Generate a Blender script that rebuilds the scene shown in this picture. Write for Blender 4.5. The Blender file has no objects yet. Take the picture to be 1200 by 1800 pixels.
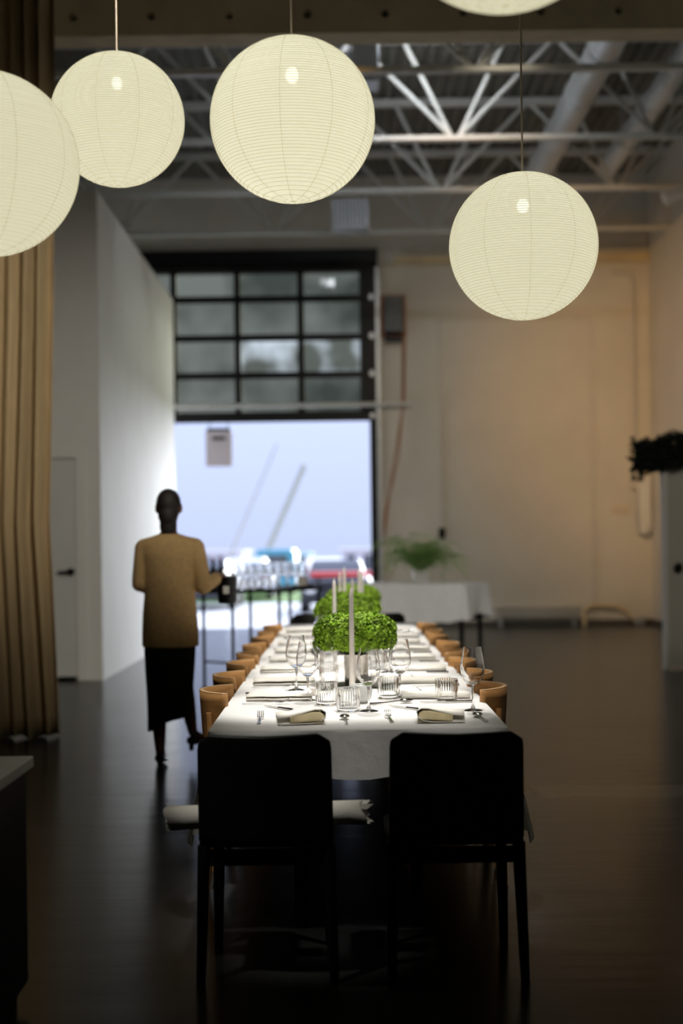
import bpy, bmesh, math, random
from mathutils import Vector, Matrix
random.seed(7)
PI = math.pi
SC = bpy.context.scene
COL = SC.collection

# ------------------------------------------------------------------ camera
F = 2500.0                 # focal length in pixels of the 1200x1800 frame
HX, HY = 600.0, 957.0      # vanishing point of the view axis
CAMZ = 1.4
ROLL = math.radians(0.75)
cam_d = bpy.data.cameras.new('camera')
cam = bpy.data.objects.new('camera', cam_d)
COL.objects.link(cam)
cam_d.sensor_fit = 'VERTICAL'
cam_d.sensor_height = 36.0
cam_d.lens = 50.0
cam_d.shift_y = (HY - 900.0) / 1800.0
cam_d.clip_start, cam_d.clip_end = 0.05, 400
cam.matrix_world = (Matrix.Translation((0, 0, CAMZ)) @ Matrix.Rotation(PI / 2, 4, 'X')
                    @ Matrix.Rotation(-ROLL, 4, 'Z'))
cam_d.dof.use_dof = True
cam_d.dof.focus_distance = 5.6
cam_d.dof.aperture_fstop = 1.4
SC.camera = cam

# ------------------------------------------------------------------ exposure
vs = SC.view_settings
vs.view_transform = 'Standard'
vs.look = 'None'
vs.gamma = 1.0
vs.exposure = 0.0
vs.use_curve_mapping = False

# ------------------------------------------------------------------ sky (overcast, three times brighter overhead)
w = bpy.data.worlds.new('overcast_sky')
SC.world = w
w.use_nodes = True
nt = w.node_tree
nt.nodes.clear()
tc = nt.nodes.new('ShaderNodeTexCoord')
sx = nt.nodes.new('ShaderNodeSeparateXYZ')
m1 = nt.nodes.new('ShaderNodeMath'); m1.operation = 'MAXIMUM'; m1.inputs[1].default_value = 0.0
m2 = nt.nodes.new('ShaderNodeMath'); m2.operation = 'MULTIPLY_ADD'
m2.inputs[1].default_value = 2.0; m2.inputs[2].default_value = 1.0
bg = nt.nodes.new('ShaderNodeBackground')
mx = nt.nodes.new('ShaderNodeVectorMath'); mx.operation = 'SCALE'
mx.inputs[0].default_value = (0.72, 0.83, 1.18)
wo = nt.nodes.new('ShaderNodeOutputWorld')
nt.links.new(tc.outputs['Generated'], sx.inputs[0])
nt.links.new(sx.outputs['Z'], m1.inputs[0])
nt.links.new(m1.outputs[0], m2.inputs[0])
nt.links.new(m2.outputs[0], mx.inputs['Scale'])
nt.links.new(mx.outputs[0], bg.inputs[0])
nt.links.new(bg.outputs[0], wo.inputs[0])
bg.inputs[1].default_value = 0.86

# ------------------------------------------------------------------ lamps of the room, with added spots
def lamp(name, kind, loc, target=None, power=100, color=(1, 1, 1), **kw):
    d = bpy.data.lights.new(name, kind)
    d.energy = power
    d.color = color
    for k, v in kw.items():
        setattr(d, k, v)
    o = bpy.data.objects.new(name, d)
    COL.objects.link(o)
    o.location = loc
    if target is not None:
        o.rotation_euler = (Vector(target) - Vector(loc)).to_track_quat('-Z', 'Y').to_euler()
    return o

# sampling aid only: the opening of the big door lets the sky in
port = bpy.data.lights.new('door_opening_portal', 'AREA')
port.shape = 'RECTANGLE'; port.size = 4.4; port.size_y = 6.3
port.cycles.is_portal = True
po = bpy.data.objects.new('door_opening_portal', port)
COL.objects.link(po)
po.location = (-1.6, 24.2, 3.15)
po.rotation_euler = (-PI / 2, 0, 0)

# track spots hanging above the table, aimed down along it
for xs_, ys_, zs_, xt, yt, pw_, cn_ in ((1.3, 3.4, 4.8, .05, 5.12, 230, 13.5), (.1, 8.3, 5.6, .05, 5.85, 800, 15), (.50, 4.6, 5.6, .18, 5.75, 760, 13), (-.78, 4.6, 5.6, -.18, 5.75, 760, 13),
                                        (.05, 6.2, 5.6, .05, 6.7, 1150, 17), (.05, 7.0, 5.6, .05, 7.6, 1150, 18), (.05, 7.9, 5.6, .05, 8.6, 1150, 18),
                                        (.05, 8.8, 5.6, .05, 9.6, 1150, 18), (.05, 10.0, 5.6, .05, 10.8, 1150, 18)):
    lamp('table_track_or_added_spot', 'SPOT', (xs_, ys_, zs_), (xt, yt, 0.75), pw_, (1.0, 0.96, 0.90),
         spot_size=math.radians(cn_), spot_blend=0.5, shadow_soft_size=0.12)
lamp('table_track_or_added_spot', 'SPOT', (-1.6, 3.1, 4.5), (-0.27, 4.7, 0.50), 260, (1.0, 0.96, 0.89),  # extra spot added only to brighten the linen roll
     spot_size=math.radians(8), spot_blend=0.5, shadow_soft_size=0.1)
# bright part of the overcast sky: a very soft sun beyond the door, right of it
sun = lamp('soft_sun', 'SUN', (8, 40, 14), None, 11.0, (0.92, 0.96, 1.0), angle=math.radians(44))
sun.rotation_euler = Vector((-0.45, -0.86, -0.15)).to_track_quat('-Z', 'Y').to_euler()
# warm spots behind the roof beam washing the far right corner and the back wall
lamp('wall_wash_spot', 'SPOT', (-1.2, 13.0, 6.05), (5.15, 23.0, 3.6), 1300, (1.0, 0.50, 0.10),
     spot_size=math.radians(38), spot_blend=1.0, shadow_soft_size=0.2)
lamp('wall_wash_spot', 'SPOT', (1.5, 13.0, 6.05), (2.8, 23.8, 2.8), 600, (1.0, 0.87, 0.65),
     spot_size=math.radians(48), spot_blend=1.0, shadow_soft_size=0.3)
# fill spots added above the frame for partition, right door and side table
lamp('added_fill_spot', 'SPOT', (-0.1, 5.0, 4.6), (-1.9, 12.5, 1.9), 900, (1.0, 0.93, 0.80),
     spot_size=math.radians(48), spot_blend=1.0, shadow_soft_size=0.3)
lamp('added_fill_spot', 'SPOT', (2.6, 6.0, 4.8), (3.75, 15.4, 1.3), 420, (1.0, 0.90, 0.74),
     spot_size=math.radians(18), spot_blend=0.8, shadow_soft_size=0.15)
lamp('added_fill_spot', 'SPOT', (1.2, 8.0, 4.7), (1.1, 18.2, 0.75), 1300, (1.0, 0.95, 0.88),
     spot_size=math.radians(15), spot_blend=0.8, shadow_soft_size=0.15)

# ------------------------------------------------------------------ helpers
def at(px, py, Y):
    """pixel of the 1200x1800 photo + depth -> world point"""
    u, v = (px - HX) / F, (HY - py) / F
    c, s = math.cos(ROLL), math.sin(ROLL)
    return Vector(((u * c + v * s) * Y, Y, CAMZ + (-u * s + v * c) * Y))

def on_z(px, py, z):
    u, v = (px - HX) / F, (HY - py) / F
    c, s = math.cos(ROLL), math.sin(ROLL)
    return at(px, py, (z - CAMZ) / (-u * s + v * c))

class MB:
    def __init__(self):
        self.bm = bmesh.new()
    def quad(self, pts):
        self.bm.faces.new([self.bm.verts.new(p) for p in pts])
        return self
    def box(self, c, s, rot=None, taper=1.0):
        vs_ = []
        for z in (-1, 1):
            t = taper if z < 0 else 1.0
            for x, y in ((-1, -1), (1, -1), (1, 1), (-1, 1)):
                p = Vector((x * s[0] / 2 * t, y * s[1] / 2 * t, z * s[2] / 2))
                if rot is not None:
                    p = rot @ p
                vs_.append(self.bm.verts.new(p + Vector(c)))
        for f in ((3, 2, 1, 0), (4, 5, 6, 7), (0, 1, 5, 4), (1, 2, 6, 5), (2, 3, 7, 6), (3, 0, 4, 7)):
            self.bm.faces.new([vs_[i] for i in f])
        return self
    def span(self, a, b):
        a, b = Vector(a), Vector(b)
        return self.box((a + b) / 2, [abs(q) for q in (b - a)])
    def tube(self, pts, r, n=8, caps=True, closed=False):
        pts = [Vector(p) for p in pts]
        if not hasattr(r, '__len__'):
            r = [r] * len(pts)
        rings = []
        up = None
        for i, p in enumerate(pts):
            if closed:
                d = pts[(i + 1) % len(pts)] - pts[i - 1]
            else:
                d = pts[min(i + 1, len(pts) - 1)] - pts[max(i - 1, 0)]
            d.normalize()
            if up is None:
                up = Vector((0, 0, 1)) if abs(d.z) < 0.9 else Vector((1, 0, 0))
            s = d.cross(up)
            if s.length < 1e-6:
                s = d.orthogonal()
            s.normalize()
            up = s.cross(d).normalized()
            rings.append([self.bm.verts.new(p + r[i] * (math.cos(2 * PI * k / n) * s + math.sin(2 * PI * k / n) * up)) for k in range(n)])
        m = len(rings)
        for i in range(m if closed else m - 1):
            A, B = rings[i], rings[(i + 1) % m]
            for k in range(n):
                self.bm.faces.new((A[k], A[(k + 1) % n], B[(k + 1) % n], B[k]))
        if caps and not closed:
            self.bm.faces.new(rings[0][::-1])
            self.bm.faces.new(rings[-1])
        return self
    def cyl(self, a, b, r0, r1=None, n=12):
        return self.tube([a, b], [r0, r0 if r1 is None else r1], n)
    def lathe(self, prof, n=24, c=(0, 0, 0), flute=0.0):
        c = Vector(c)
        rings = []
        for r, z in prof:
            if r < 1e-6:
                rings.append([self.bm.verts.new(c + Vector((0, 0, z)))])
            else:
                rings.append([self.bm.verts.new(c + Vector(((r + (flute if k % 2 else -flute)) * math.cos(2 * PI * k / n),
                              (r + (flute if k % 2 else -flute)) * math.sin(2 * PI * k / n), z))) for k in range(n)])
        for A, B in zip(rings, rings[1:]):
            for k in range(n):
                q = [A[k % len(A)], A[(k + 1) % len(A)], B[(k + 1) % len(B)], B[k % len(B)]]
                u = []
                for v in q:
                    if v not in u:
                        u.append(v)
                if len(u) > 2:
                    self.bm.faces.new(u)
        return self
    def ball(self, c, r, n=14, m=9, rot=None):
        if not hasattr(r, '__len__'):
            r = (r, r, r)
        c = Vector(c)
        rings = []
        for j in range(m + 1):
            t = PI * j / m
            if j in (0, m):
                ps = [Vector((0, 0, r[2] * math.cos(t)))]
            else:
                ps = [Vector((r[0] * math.sin(t) * math.cos(2 * PI * k / n), r[1] * math.sin(t) * math.sin(2 * PI * k / n), r[2] * math.cos(t))) for k in range(n)]
            if rot is not None:
                ps = [rot @ p for p in ps]
            rings.append([self.bm.verts.new(c + p) for p in ps])
        for A, B in zip(rings, rings[1:]):
            for k in range(n):
                if len(A) == 1:
                    self.bm.faces.new((A[0], B[k], B[(k + 1) % n]))
                elif len(B) == 1:
                    self.bm.faces.new((A[k], B[0], A[(k + 1) % n]))
                else:
                    self.bm.faces.new((A[k], B[k], B[(k + 1) % n], A[(k + 1) % n]))
        return self
    def loft(self, rings, closed=True, cap=True):
        rs = [[self.bm.verts.new(p) for p in ring] for ring in rings]
        for A, B in zip(rs, rs[1:]):
            n = len(A)
            for k in range(n if closed else n - 1):
                self.bm.faces.new((A[k], A[(k + 1) % n], B[(k + 1) % n], B[k]))
        if cap and closed:
            self.bm.faces.new(rs[0][::-1]); self.bm.faces.new(rs[-1])
        return self
    def chain(self, pts, radii):
        """tapered capsules; used under a voxel remesh"""
        for i in range(len(pts) - 1):
            self.cyl(pts[i], pts[i + 1], radii[i], radii[i + 1], 12)
        for p, r in zip(pts, radii):
            self.ball(p, r, 12, 8)
        return self
    def mesh(self, name, mat, smooth=True, fix=True):
        if fix:
            bmesh.ops.recalc_face_normals(self.bm, faces=self.bm.faces[:])
        me = bpy.data.meshes.new(name)
        self.bm.to_mesh(me)
        self.bm.free()
        if mat is not None:
            me.materials.append(mat)
        if smooth:
            me.polygons.foreach_set('use_smooth', [True] * len(me.polygons))
            try:
                me.set_sharp_from_angle(angle=math.radians(38))
            except Exception:
                pass
        return me
    def build(self, name, mat, parent=None, smooth=True, bevel=0.0, fix=True):
        o = bpy.data.objects.new(name, self.mesh(name, mat, smooth, fix))
        COL.objects.link(o)
        if parent is not None:
            o.parent = parent
        if bevel:
            b = o.modifiers.new('bevel', 'BEVEL')
            b.width = bevel; b.segments = 2; b.limit_method = 'ANGLE'; b.angle_limit = math.radians(50)
        return o

def share(name, me, parent=None, loc=(0, 0, 0), rot=(0, 0, 0)):
    o = bpy.data.objects.new(name, me)
    COL.objects.link(o)
    o.parent = parent
    o.location = loc
    o.rotation_euler = rot
    return o

def tag(o, label=None, cat=None, group=None, kind=None):
    if label: o['label'] = label
    if cat: o['category'] = cat
    if group: o['group'] = group
    if kind: o['kind'] = kind
    return o

def thing(name, loc, label, cat, group=None, rz=0.0, kind=None):
    o = bpy.data.objects.new(name, None)
    o.empty_display_size = 0.1
    COL.objects.link(o)
    o.location = loc
    o.rotation_euler = (0, 0, rz)
    return tag(o, label, cat, group, kind)

def dup(root, loc, rz=None, label=None, group=None):
    r = root.copy(); COL.objects.link(r)
    r.location = loc
    if rz is not None:
        r.rotation_euler = (0, 0, rz)
    if label: r['label'] = label
    if group: r['group'] = group
    for ch in list(root.children):
        c = ch.copy(); COL.objects.link(c); c.parent = r
        for g in ch.children:
            d = g.copy(); COL.objects.link(d); d.parent = c
    return r

def remeshed(o, voxel, smooth_it=6):
    rm = o.modifiers.new('r', 'REMESH'); rm.mode = 'VOXEL'; rm.voxel_size = voxel
    sm = o.modifiers.new('s', 'SMOOTH'); sm.iterations = smooth_it; sm.factor = 0.5
    dg = bpy.context.evaluated_depsgraph_get()
    me = bpy.data.meshes.new_from_object(o.evaluated_get(dg))
    mats = list(o.data.materials)
    o.modifiers.clear()
    o.data = me
    me.materials.clear()
    for m_ in mats:
        me.materials.append(m_)
    me.polygons.foreach_set('use_smooth', [True] * len(me.polygons))
    return o

def mat(name, color, rough=0.6, metal=0.0, spec=0.5, var=0.12, scale=8.0, bump=0.0, bscale=60.0, stretch=(1, 1, 1), subsurf=0.0, dirt=None):
    m = bpy.data.materials.new(name)
    m.use_nodes = True
    n = m.node_tree.nodes; L = m.node_tree.links
    p = n['Principled BSDF']
    p.inputs['Roughness'].default_value = rough
    p.inputs['Metallic'].default_value = metal
    p.inputs['Specular IOR Level'].default_value = spec
    t = n.new('ShaderNodeTexCoord')
    mp = n.new('ShaderNodeMapping'); mp.inputs['Scale'].default_value = stretch
    L.new(t.outputs['Object'], mp.inputs[0])
    nz = n.new('ShaderNodeTexNoise'); nz.inputs['Scale'].default_value = scale; nz.inputs['Detail'].default_value = 4
    L.new(mp.outputs[0], nz.inputs['Vector'])
    cr = n.new('ShaderNodeValToRGB')
    a = dirt if dirt else tuple(c * (1 - var) for c in color)
    b = tuple(min(1, c * (1 + var)) for c in color)
    cr.color_ramp.elements[0].position = 0.3; cr.color_ramp.elements[1].position = 0.7
    cr.color_ramp.elements[0].color = (*a, 1); cr.color_ramp.elements[1].color = (*b, 1)
    L.new(nz.outputs['Fac'], cr.inputs[0])
    L.new(cr.outputs[0], p.inputs['Base Color'])
    if bump:
        n2 = n.new('ShaderNodeTexNoise'); n2.inputs['Scale'].default_value = bscale; n2.inputs['Detail'].default_value = 3
        L.new(mp.outputs[0], n2.inputs['Vector'])
        bp = n.new('ShaderNodeBump'); bp.inputs['Strength'].default_value = bump; bp.inputs['Distance'].default_value = 0.01
        L.new(n2.outputs['Fac'], bp.inputs['Height'])
        L.new(bp.outputs[0], p.inputs['Normal'])
    if subsurf:
        p.inputs['Subsurface Weight'].default_value = subsurf
        p.inputs['Subsurface Radius'].default_value = (0.02, 0.015, 0.01)
    return m

def thin_glass(name, tint=(0.97, 0.98, 0.98), rough=0.02, ior=1.5, noise=None, gloss=1.0):
    m = bpy.data.materials.new(name)
    m.use_nodes = True
    n = m.node_tree.nodes; L = m.node_tree.links
    n.clear()
    out = n.new('ShaderNodeOutputMaterial')
    tr = n.new('ShaderNodeBsdfTransparent'); tr.inputs[0].default_value = (*tint, 1)
    gl = n.new('ShaderNodeBsdfGlossy'); gl.inputs['Roughness'].default_value = rough
    gl.inputs[0].default_value = (gloss, gloss, gloss, 1)
    lw = n.new('ShaderNodeLayerWeight'); lw.inputs[0].default_value = 0.5
    pw5 = n.new('ShaderNodeMath'); pw5.operation = 'POWER'; pw5.inputs[1].default_value = 3.0
    L.new(lw.outputs['Facing'], pw5.inputs[0])
    fr = n.new('ShaderNodeMath'); fr.operation = 'MULTIPLY_ADD'; fr.inputs[1].default_value = .85; fr.inputs[2].default_value = ((ior - 1) / (ior + 1)) ** 2
    L.new(pw5.outputs[0], fr.inputs[0])
    mix = n.new('ShaderNodeMixShader')
    L.new(fr.outputs[0], mix.inputs[0]); L.new(tr.outputs[0], mix.inputs[1]); L.new(gl.outputs[0], mix.inputs[2])
    if noise:
        t = n.new('ShaderNodeTexCoord')
        nz = n.new('ShaderNodeTexNoise'); nz.inputs['Scale'].default_value = noise[2]; nz.inputs['Detail'].default_value = 2
        L.new(t.outputs['Object'], nz.inputs['Vector'])
        cr = n.new('ShaderNodeValToRGB')
        cr.color_ramp.elements[0].position = 0.40; cr.color_ramp.elements[1].position = 0.66
        cr.color_ramp.elements[0].color = (*noise[0], 1); cr.color_ramp.elements[1].color = (*noise[1], 1)
        L.new(nz.outputs['Fac'], cr.inputs[0]); L.new(cr.outputs[0], tr.inputs[0])
    L.new(mix.outputs[0], out.inputs[0])
    return m

def emit(name, color, strength):
    m = bpy.data.materials.new(name)
    m.use_nodes = True
    n = m.node_tree.nodes; L = m.node_tree.links
    n.clear()
    out = n.new('ShaderNodeOutputMaterial')
    e = n.new('ShaderNodeEmission'); e.inputs[0].default_value = (*color, 1); e.inputs[1].default_value = strength
    L.new(e.outputs[0], out.inputs[0])
    return m

M = {}
M['white_wall'] = mat('white_painted_wall', (0.78, 0.77, 0.74), 0.7, var=0.03, scale=1.5, bump=0.05)
M['cream_wall'] = mat('cream_block_wall', (0.70, 0.66, 0.58), 0.75, var=0.05, scale=1.2, bump=0.15, bscale=12)
M['dark_wall'] = mat('dark_wall', (0.10, 0.09, 0.08), 0.8)
M['deck'] = mat('deck_metal', (0.17, 0.165, 0.14), 0.65, var=0.15, scale=2)
M['white_steel'] = mat('white_painted_steel', (0.72, 0.72, 0.68), 0.5, var=0.06)
M['beam'] = mat('brown_beam', (0.75, 0.62, 0.40), 0.7, var=0.1, scale=3)
M['hole'] = mat('dark_hole', (0.015, 0.013, 0.012), 0.9)
M['duct'] = mat('duct_metal', (0.66, 0.68, 0.68), 0.45, metal=0.3, var=0.06)
M['black_metal'] = mat('black_metal', (0.007, 0.007, 0.008), 0.45, var=0.2, spec=0.25)
M['black_paint'] = mat('black_lacquer', (0.006, 0.006, 0.006), 0.42, var=0.2, spec=0.25)
M['grey_metal'] = mat('grey_metal', (0.45, 0.47, 0.50), 0.4, metal=0.6)
M['dark_grey'] = mat('dark_grey_enamel', (0.09, 0.10, 0.11), 0.5)
M['steel'] = mat('polished_steel', (0.62, 0.60, 0.57), 0.16, metal=1.0, var=0.05)
M['vase_steel'] = mat('brushed_steel', (0.45, 0.42, 0.38), 0.25, metal=1.0, var=0.15, scale=20, stretch=(1, 1, 0.1))
M['curtain'] = mat('curtain_linen', (0.42, 0.31, 0.17), 0.9, var=0.1, scale=30, stretch=(1, 1, 0.1), bump=0.1, bscale=200)
M['cloth'] = mat('white_tablecloth', (0.80, 0.79, 0.77), 0.85, var=0.03, scale=14, bump=0.25, bscale=22)
M['linen'] = mat('ivory_linen', (0.80, 0.77, 0.70), 0.9, var=0.03, scale=40, bump=0.15, bscale=150)
M['linen_shade'] = mat('honey_shade_linen', (0.74, 0.62, 0.36), 0.9, var=0.06, scale=40, bump=0.15, bscale=150)  # honey colour stands in for warm shade inside the napkin loops
M['paper_card'] = mat('menu_card', (0.84, 0.84, 0.82), 0.7, var=0.02)
M['wood'] = mat('oak_plywood', (0.50, 0.25, 0.085), 0.45, var=0.22, scale=6, stretch=(1, 1, 8), bump=0.03)
M['wood_edge'] = mat('oak_edge', (0.60, 0.38, 0.18), 0.45, var=0.15, scale=30)
M['table_wood'] = mat('table_wood', (0.22, 0.14, 0.08), 0.5, var=0.2)
M['wax'] = mat('ivory_wax', (0.80, 0.74, 0.68), 0.4, var=0.03, subsurf=0.2)
M['wick'] = mat('wick', (0.75, 0.72, 0.65), 0.9)
M['leaf'] = mat('curly_leaf', (0.25, 0.41, 0.022), 0.75, var=0.5, scale=24)
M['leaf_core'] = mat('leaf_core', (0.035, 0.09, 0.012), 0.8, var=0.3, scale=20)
M['fern'] = mat('fern_leaf', (0.28, 0.46, 0.12), 0.5, var=0.4, scale=9)
M['flower'] = mat('pale_flower', (0.75, 0.55, 0.42), 0.6)
M['garland'] = mat('dark_foliage', (0.008, 0.014, 0.006), 0.8, var=0.4)
M['skin'] = mat('brown_skin', (0.19, 0.075, 0.04), 0.5, var=0.08, subsurf=0.1)
M['hair'] = mat('black_hair', (0.012, 0.008, 0.007), 0.6, var=0.3, scale=60, bump=0.4, bscale=150)
M['jacket'] = mat('tan_wool', (0.58, 0.38, 0.17), 0.9, var=0.1, scale=30, bump=0.2, bscale=90)
M['skirt'] = mat('black_skirt', (0.008, 0.008, 0.009), 0.9)
M['shoe'] = mat('black_leather', (0.012, 0.010, 0.010), 0.35)
M['ceramic'] = mat('white_ceramic', (0.82, 0.82, 0.80), 0.25, var=0.02)
M['white_door'] = mat('white_door', (0.66, 0.66, 0.64), 0.5, var=0.02, scale=3)
M['right_door'] = mat('right_door_paint', (0.55, 0.54, 0.48), 0.5, var=0.03, scale=3)
M['asphalt'] = mat('pale_pavement', (0.62, 0.61, 0.58), 0.9, var=0.06, scale=0.5)
M['grass'] = mat('grass', (0.12, 0.22, 0.03), 0.9, var=0.3, scale=3)
M['car_black'] = mat('car_black', (0.012, 0.014, 0.02), 0.2, var=0.1)
M['car_white'] = mat('car_white', (0.7, 0.7, 0.7), 0.3, var=0.02)
M['car_teal'] = mat('van_teal', (0.08, 0.34, 0.48), 0.35, var=0.05)
M['car_glass'] = mat('car_glass', (0.05, 0.06, 0.08), 0.1)
M['red'] = mat('red_lamp', (0.45, 0.02, 0.02), 0.3)
M['building'] = mat('pale_building', (0.62, 0.58, 0.60), 0.9, var=0.04, scale=1)
M['teal_trim'] = mat('teal_trim', (0.25, 0.5, 0.5), 0.7)
M['pole'] = mat('pale_pole', (0.40, 0.38, 0.33), 0.7)
M['sign'] = mat('sign_face', (0.80, 0.72, 0.78), 0.6, var=0.08, scale=4)
M['trim_paint'] = mat('trim_paint', (0.66, 0.62, 0.55), 0.6, var=0.04)
M['rust'] = mat('rusty_orange', (0.35, 0.12, 0.04), 0.6)
M['glass'] = thin_glass('clear_glass', (0.965, 0.97, 0.97))
M['tumbler'] = thin_glass('ribbed_glass', (0.972, 0.978, 0.978), rough=0.06)
M['pane'] = thin_glass('tinted_pane', rough=0.05, noise=((0.065, 0.07, 0.045), (0.205, 0.20, 0.135), 0.9), gloss=0.8)
M['pane_bright'] = thin_glass('bright_reflection_pane', rough=0.05, noise=((0.14, 0.14, 0.09), (0.80, 0.80, 0.64), 1.5), gloss=0.8)  # lighter patches in the tint stand in for bright reflections
M['bulb'] = emit('bulb_glow', (0.86, 1.0, 0.93), 9.0)
M['tube'] = emit('tube_glow', (0.90, 0.95, 1.0), 55.0)
M['flame'] = emit('flame_glow', (1.0, 0.72, 0.35), 3.0)

m = bpy.data.materials.new('solid_glass'); m.use_nodes = True
n = m.node_tree.nodes; L = m.node_tree.links; n.clear()
go = n.new('ShaderNodeOutputMaterial'); gg = n.new('ShaderNodeBsdfGlass')
gg.inputs['Roughness'].default_value = 0.0; gg.inputs['IOR'].default_value = 1.47
L.new(gg.outputs[0], go.inputs[0])
M['solid_glass'] = m
m = m.copy(); m.name = 'pressed_glass'
[q for q in m.node_tree.nodes if q.type == 'BSDF_GLASS'][0].inputs['IOR'].default_value = 1.22
M['pressed_glass'] = m
# ribbed glass scatters a little white light
m = M['tumbler']; n = m.node_tree.nodes; L = m.node_tree.links
df = n.new('ShaderNodeBsdfTranslucent'); df.inputs[0].default_value = (.9, .9, .9, 1)
d2 = n.new('ShaderNodeBsdfDiffuse'); d2.inputs[0].default_value = (.9, .9, .9, 1)
a0 = n.new('ShaderNodeMixShader'); a0.inputs[0].default_value = .5
L.new(df.outputs[0], a0.inputs[1]); L.new(d2.outputs[0], a0.inputs[2])
mm = n.new('ShaderNodeMixShader'); mm.inputs[0].default_value = 0.13
o_ = [q for q in n if q.type == 'OUTPUT_MATERIAL'][0]
src = o_.inputs[0].links[0].from_socket
L.new(src, mm.inputs[1]); L.new(a0.outputs[0], mm.inputs[2]); L.new(mm.outputs[0], o_.inputs[0])

# lantern paper: lit by itself (a lamp), lets a little of the bulb through
m = bpy.data.materials.new('lantern_paper'); m.use_nodes = True
n = m.node_tree.nodes; L = m.node_tree.links; n.clear()
out = n.new('ShaderNodeOutputMaterial')
e = n.new('ShaderNodeEmission')
t = n.new('ShaderNodeTexCoord')
nz = n.new('ShaderNodeTexNoise'); nz.inputs['Scale'].default_value = 9; nz.inputs['Detail'].default_value = 5
L.new(t.outputs['Object'], nz.inputs['Vector'])
cr = n.new('ShaderNodeValToRGB')
cr.color_ramp.elements[0].color = (0.47, 0.44, 0.335, 1); cr.color_ramp.elements[1].color = (0.515, 0.485, 0.37, 1)
L.new(nz.outputs['Fac'], cr.inputs[0]); L.new(cr.outputs[0], e.inputs[0])
e.inputs[1].default_value = 0.65
tl = n.new('ShaderNodeBsdfTranslucent'); tl.inputs[0].default_value = (0.85, 0.84, 0.74, 1)
ad = n.new('ShaderNodeAddShader')
L.new(e.outputs[0], ad.inputs[0]); L.new(tl.outputs[0], ad.inputs[1])
tr = n.new('ShaderNodeBsdfTransparent')
mi = n.new('ShaderNodeMixShader'); mi.inputs[0].default_value = 0.05
L.new(ad.outputs[0], mi.inputs[1]); L.new(tr.outputs[0], mi.inputs[2]); L.new(mi.outputs[0], out.inputs[0])
M['paper'] = m
M['wire'] = emit('wire_glow', (0.62, 0.57, 0.37), 0.90)  # wires and seams given their own glow to blend with lit paper
M['seam'] = emit('seam_glow', (0.60, 0.55, 0.35), 0.87)
M['cord'] = mat('pale_cord', (0.55, 0.46, 0.38), 0.7)

# polished dark concrete floor
m = bpy.data.materials.new('polished_concrete'); m.use_nodes = True
n = m.node_tree.nodes; L = m.node_tree.links
p = n['Principled BSDF']
t = n.new('ShaderNodeTexCoord')
nz = n.new('ShaderNodeTexNoise'); nz.inputs['Scale'].default_value = 0.8; nz.inputs['Detail'].default_value = 8; nz.inputs['Roughness'].default_value = 0.6
L.new(t.outputs['Object'], nz.inputs['Vector'])
cr = n.new('ShaderNodeValToRGB')
cr.color_ramp.elements[0].position = 0.3; cr.color_ramp.elements[1].position = 0.72
cr.color_ramp.elements[0].color = (0.013, 0.014, 0.014, 1); cr.color_ramp.elements[1].color = (0.034, 0.035, 0.034, 1)
L.new(nz.outputs['Fac'], cr.inputs[0])
# pale band on the right side of the floor (x > 1.0, y about 8)
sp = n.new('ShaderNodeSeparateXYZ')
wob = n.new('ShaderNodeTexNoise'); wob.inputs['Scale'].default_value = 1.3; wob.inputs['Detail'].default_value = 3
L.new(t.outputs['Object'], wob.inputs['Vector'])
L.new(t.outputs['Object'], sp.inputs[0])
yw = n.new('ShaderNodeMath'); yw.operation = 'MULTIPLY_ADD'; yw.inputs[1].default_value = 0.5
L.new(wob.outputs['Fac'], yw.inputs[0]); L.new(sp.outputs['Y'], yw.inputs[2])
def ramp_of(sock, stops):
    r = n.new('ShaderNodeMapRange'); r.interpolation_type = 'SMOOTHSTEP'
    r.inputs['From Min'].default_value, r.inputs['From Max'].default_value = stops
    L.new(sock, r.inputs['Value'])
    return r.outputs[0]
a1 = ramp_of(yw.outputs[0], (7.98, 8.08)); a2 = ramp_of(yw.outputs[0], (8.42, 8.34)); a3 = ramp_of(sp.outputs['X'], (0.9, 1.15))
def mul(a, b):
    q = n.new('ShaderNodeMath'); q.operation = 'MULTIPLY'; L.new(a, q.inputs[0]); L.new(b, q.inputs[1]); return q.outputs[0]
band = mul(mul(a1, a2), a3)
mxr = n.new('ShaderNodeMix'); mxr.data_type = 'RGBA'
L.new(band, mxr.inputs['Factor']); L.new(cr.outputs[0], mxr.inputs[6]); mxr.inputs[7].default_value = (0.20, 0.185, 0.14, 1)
rr = n.new('ShaderNodeMapRange'); rr.inputs['To Min'].default_value = 0.13; rr.inputs['To Max'].default_value = 0.28
L.new(nz.outputs['Fac'], rr.inputs['Value'])
n2 = n.new('ShaderNodeTexNoise'); n2.inputs['Scale'].default_value = 2.2; n2.inputs['Detail'].default_value = 4
mp = n.new('ShaderNodeMapping'); mp.inputs['Scale'].default_value = (0.5, 2.0, 1)
L.new(t.outputs['Object'], mp.inputs[0]); L.new(mp.outputs[0], n2.inputs['Vector'])
bp = n.new('ShaderNodeBump'); bp.inputs['Strength'].default_value = 0.12; bp.inputs['Distance'].default_value = 0.02
L.new(n2.outputs['Fac'], bp.inputs['Height'])
fo = [q for q in n if q.type == 'OUTPUT_MATERIAL'][0]
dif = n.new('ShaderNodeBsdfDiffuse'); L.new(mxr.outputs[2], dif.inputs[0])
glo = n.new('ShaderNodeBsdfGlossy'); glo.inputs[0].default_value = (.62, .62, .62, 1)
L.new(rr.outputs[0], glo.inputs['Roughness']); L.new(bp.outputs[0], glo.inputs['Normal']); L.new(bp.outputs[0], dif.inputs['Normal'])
fre = n.new('ShaderNodeFresnel'); fre.inputs[0].default_value = 1.33
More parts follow.
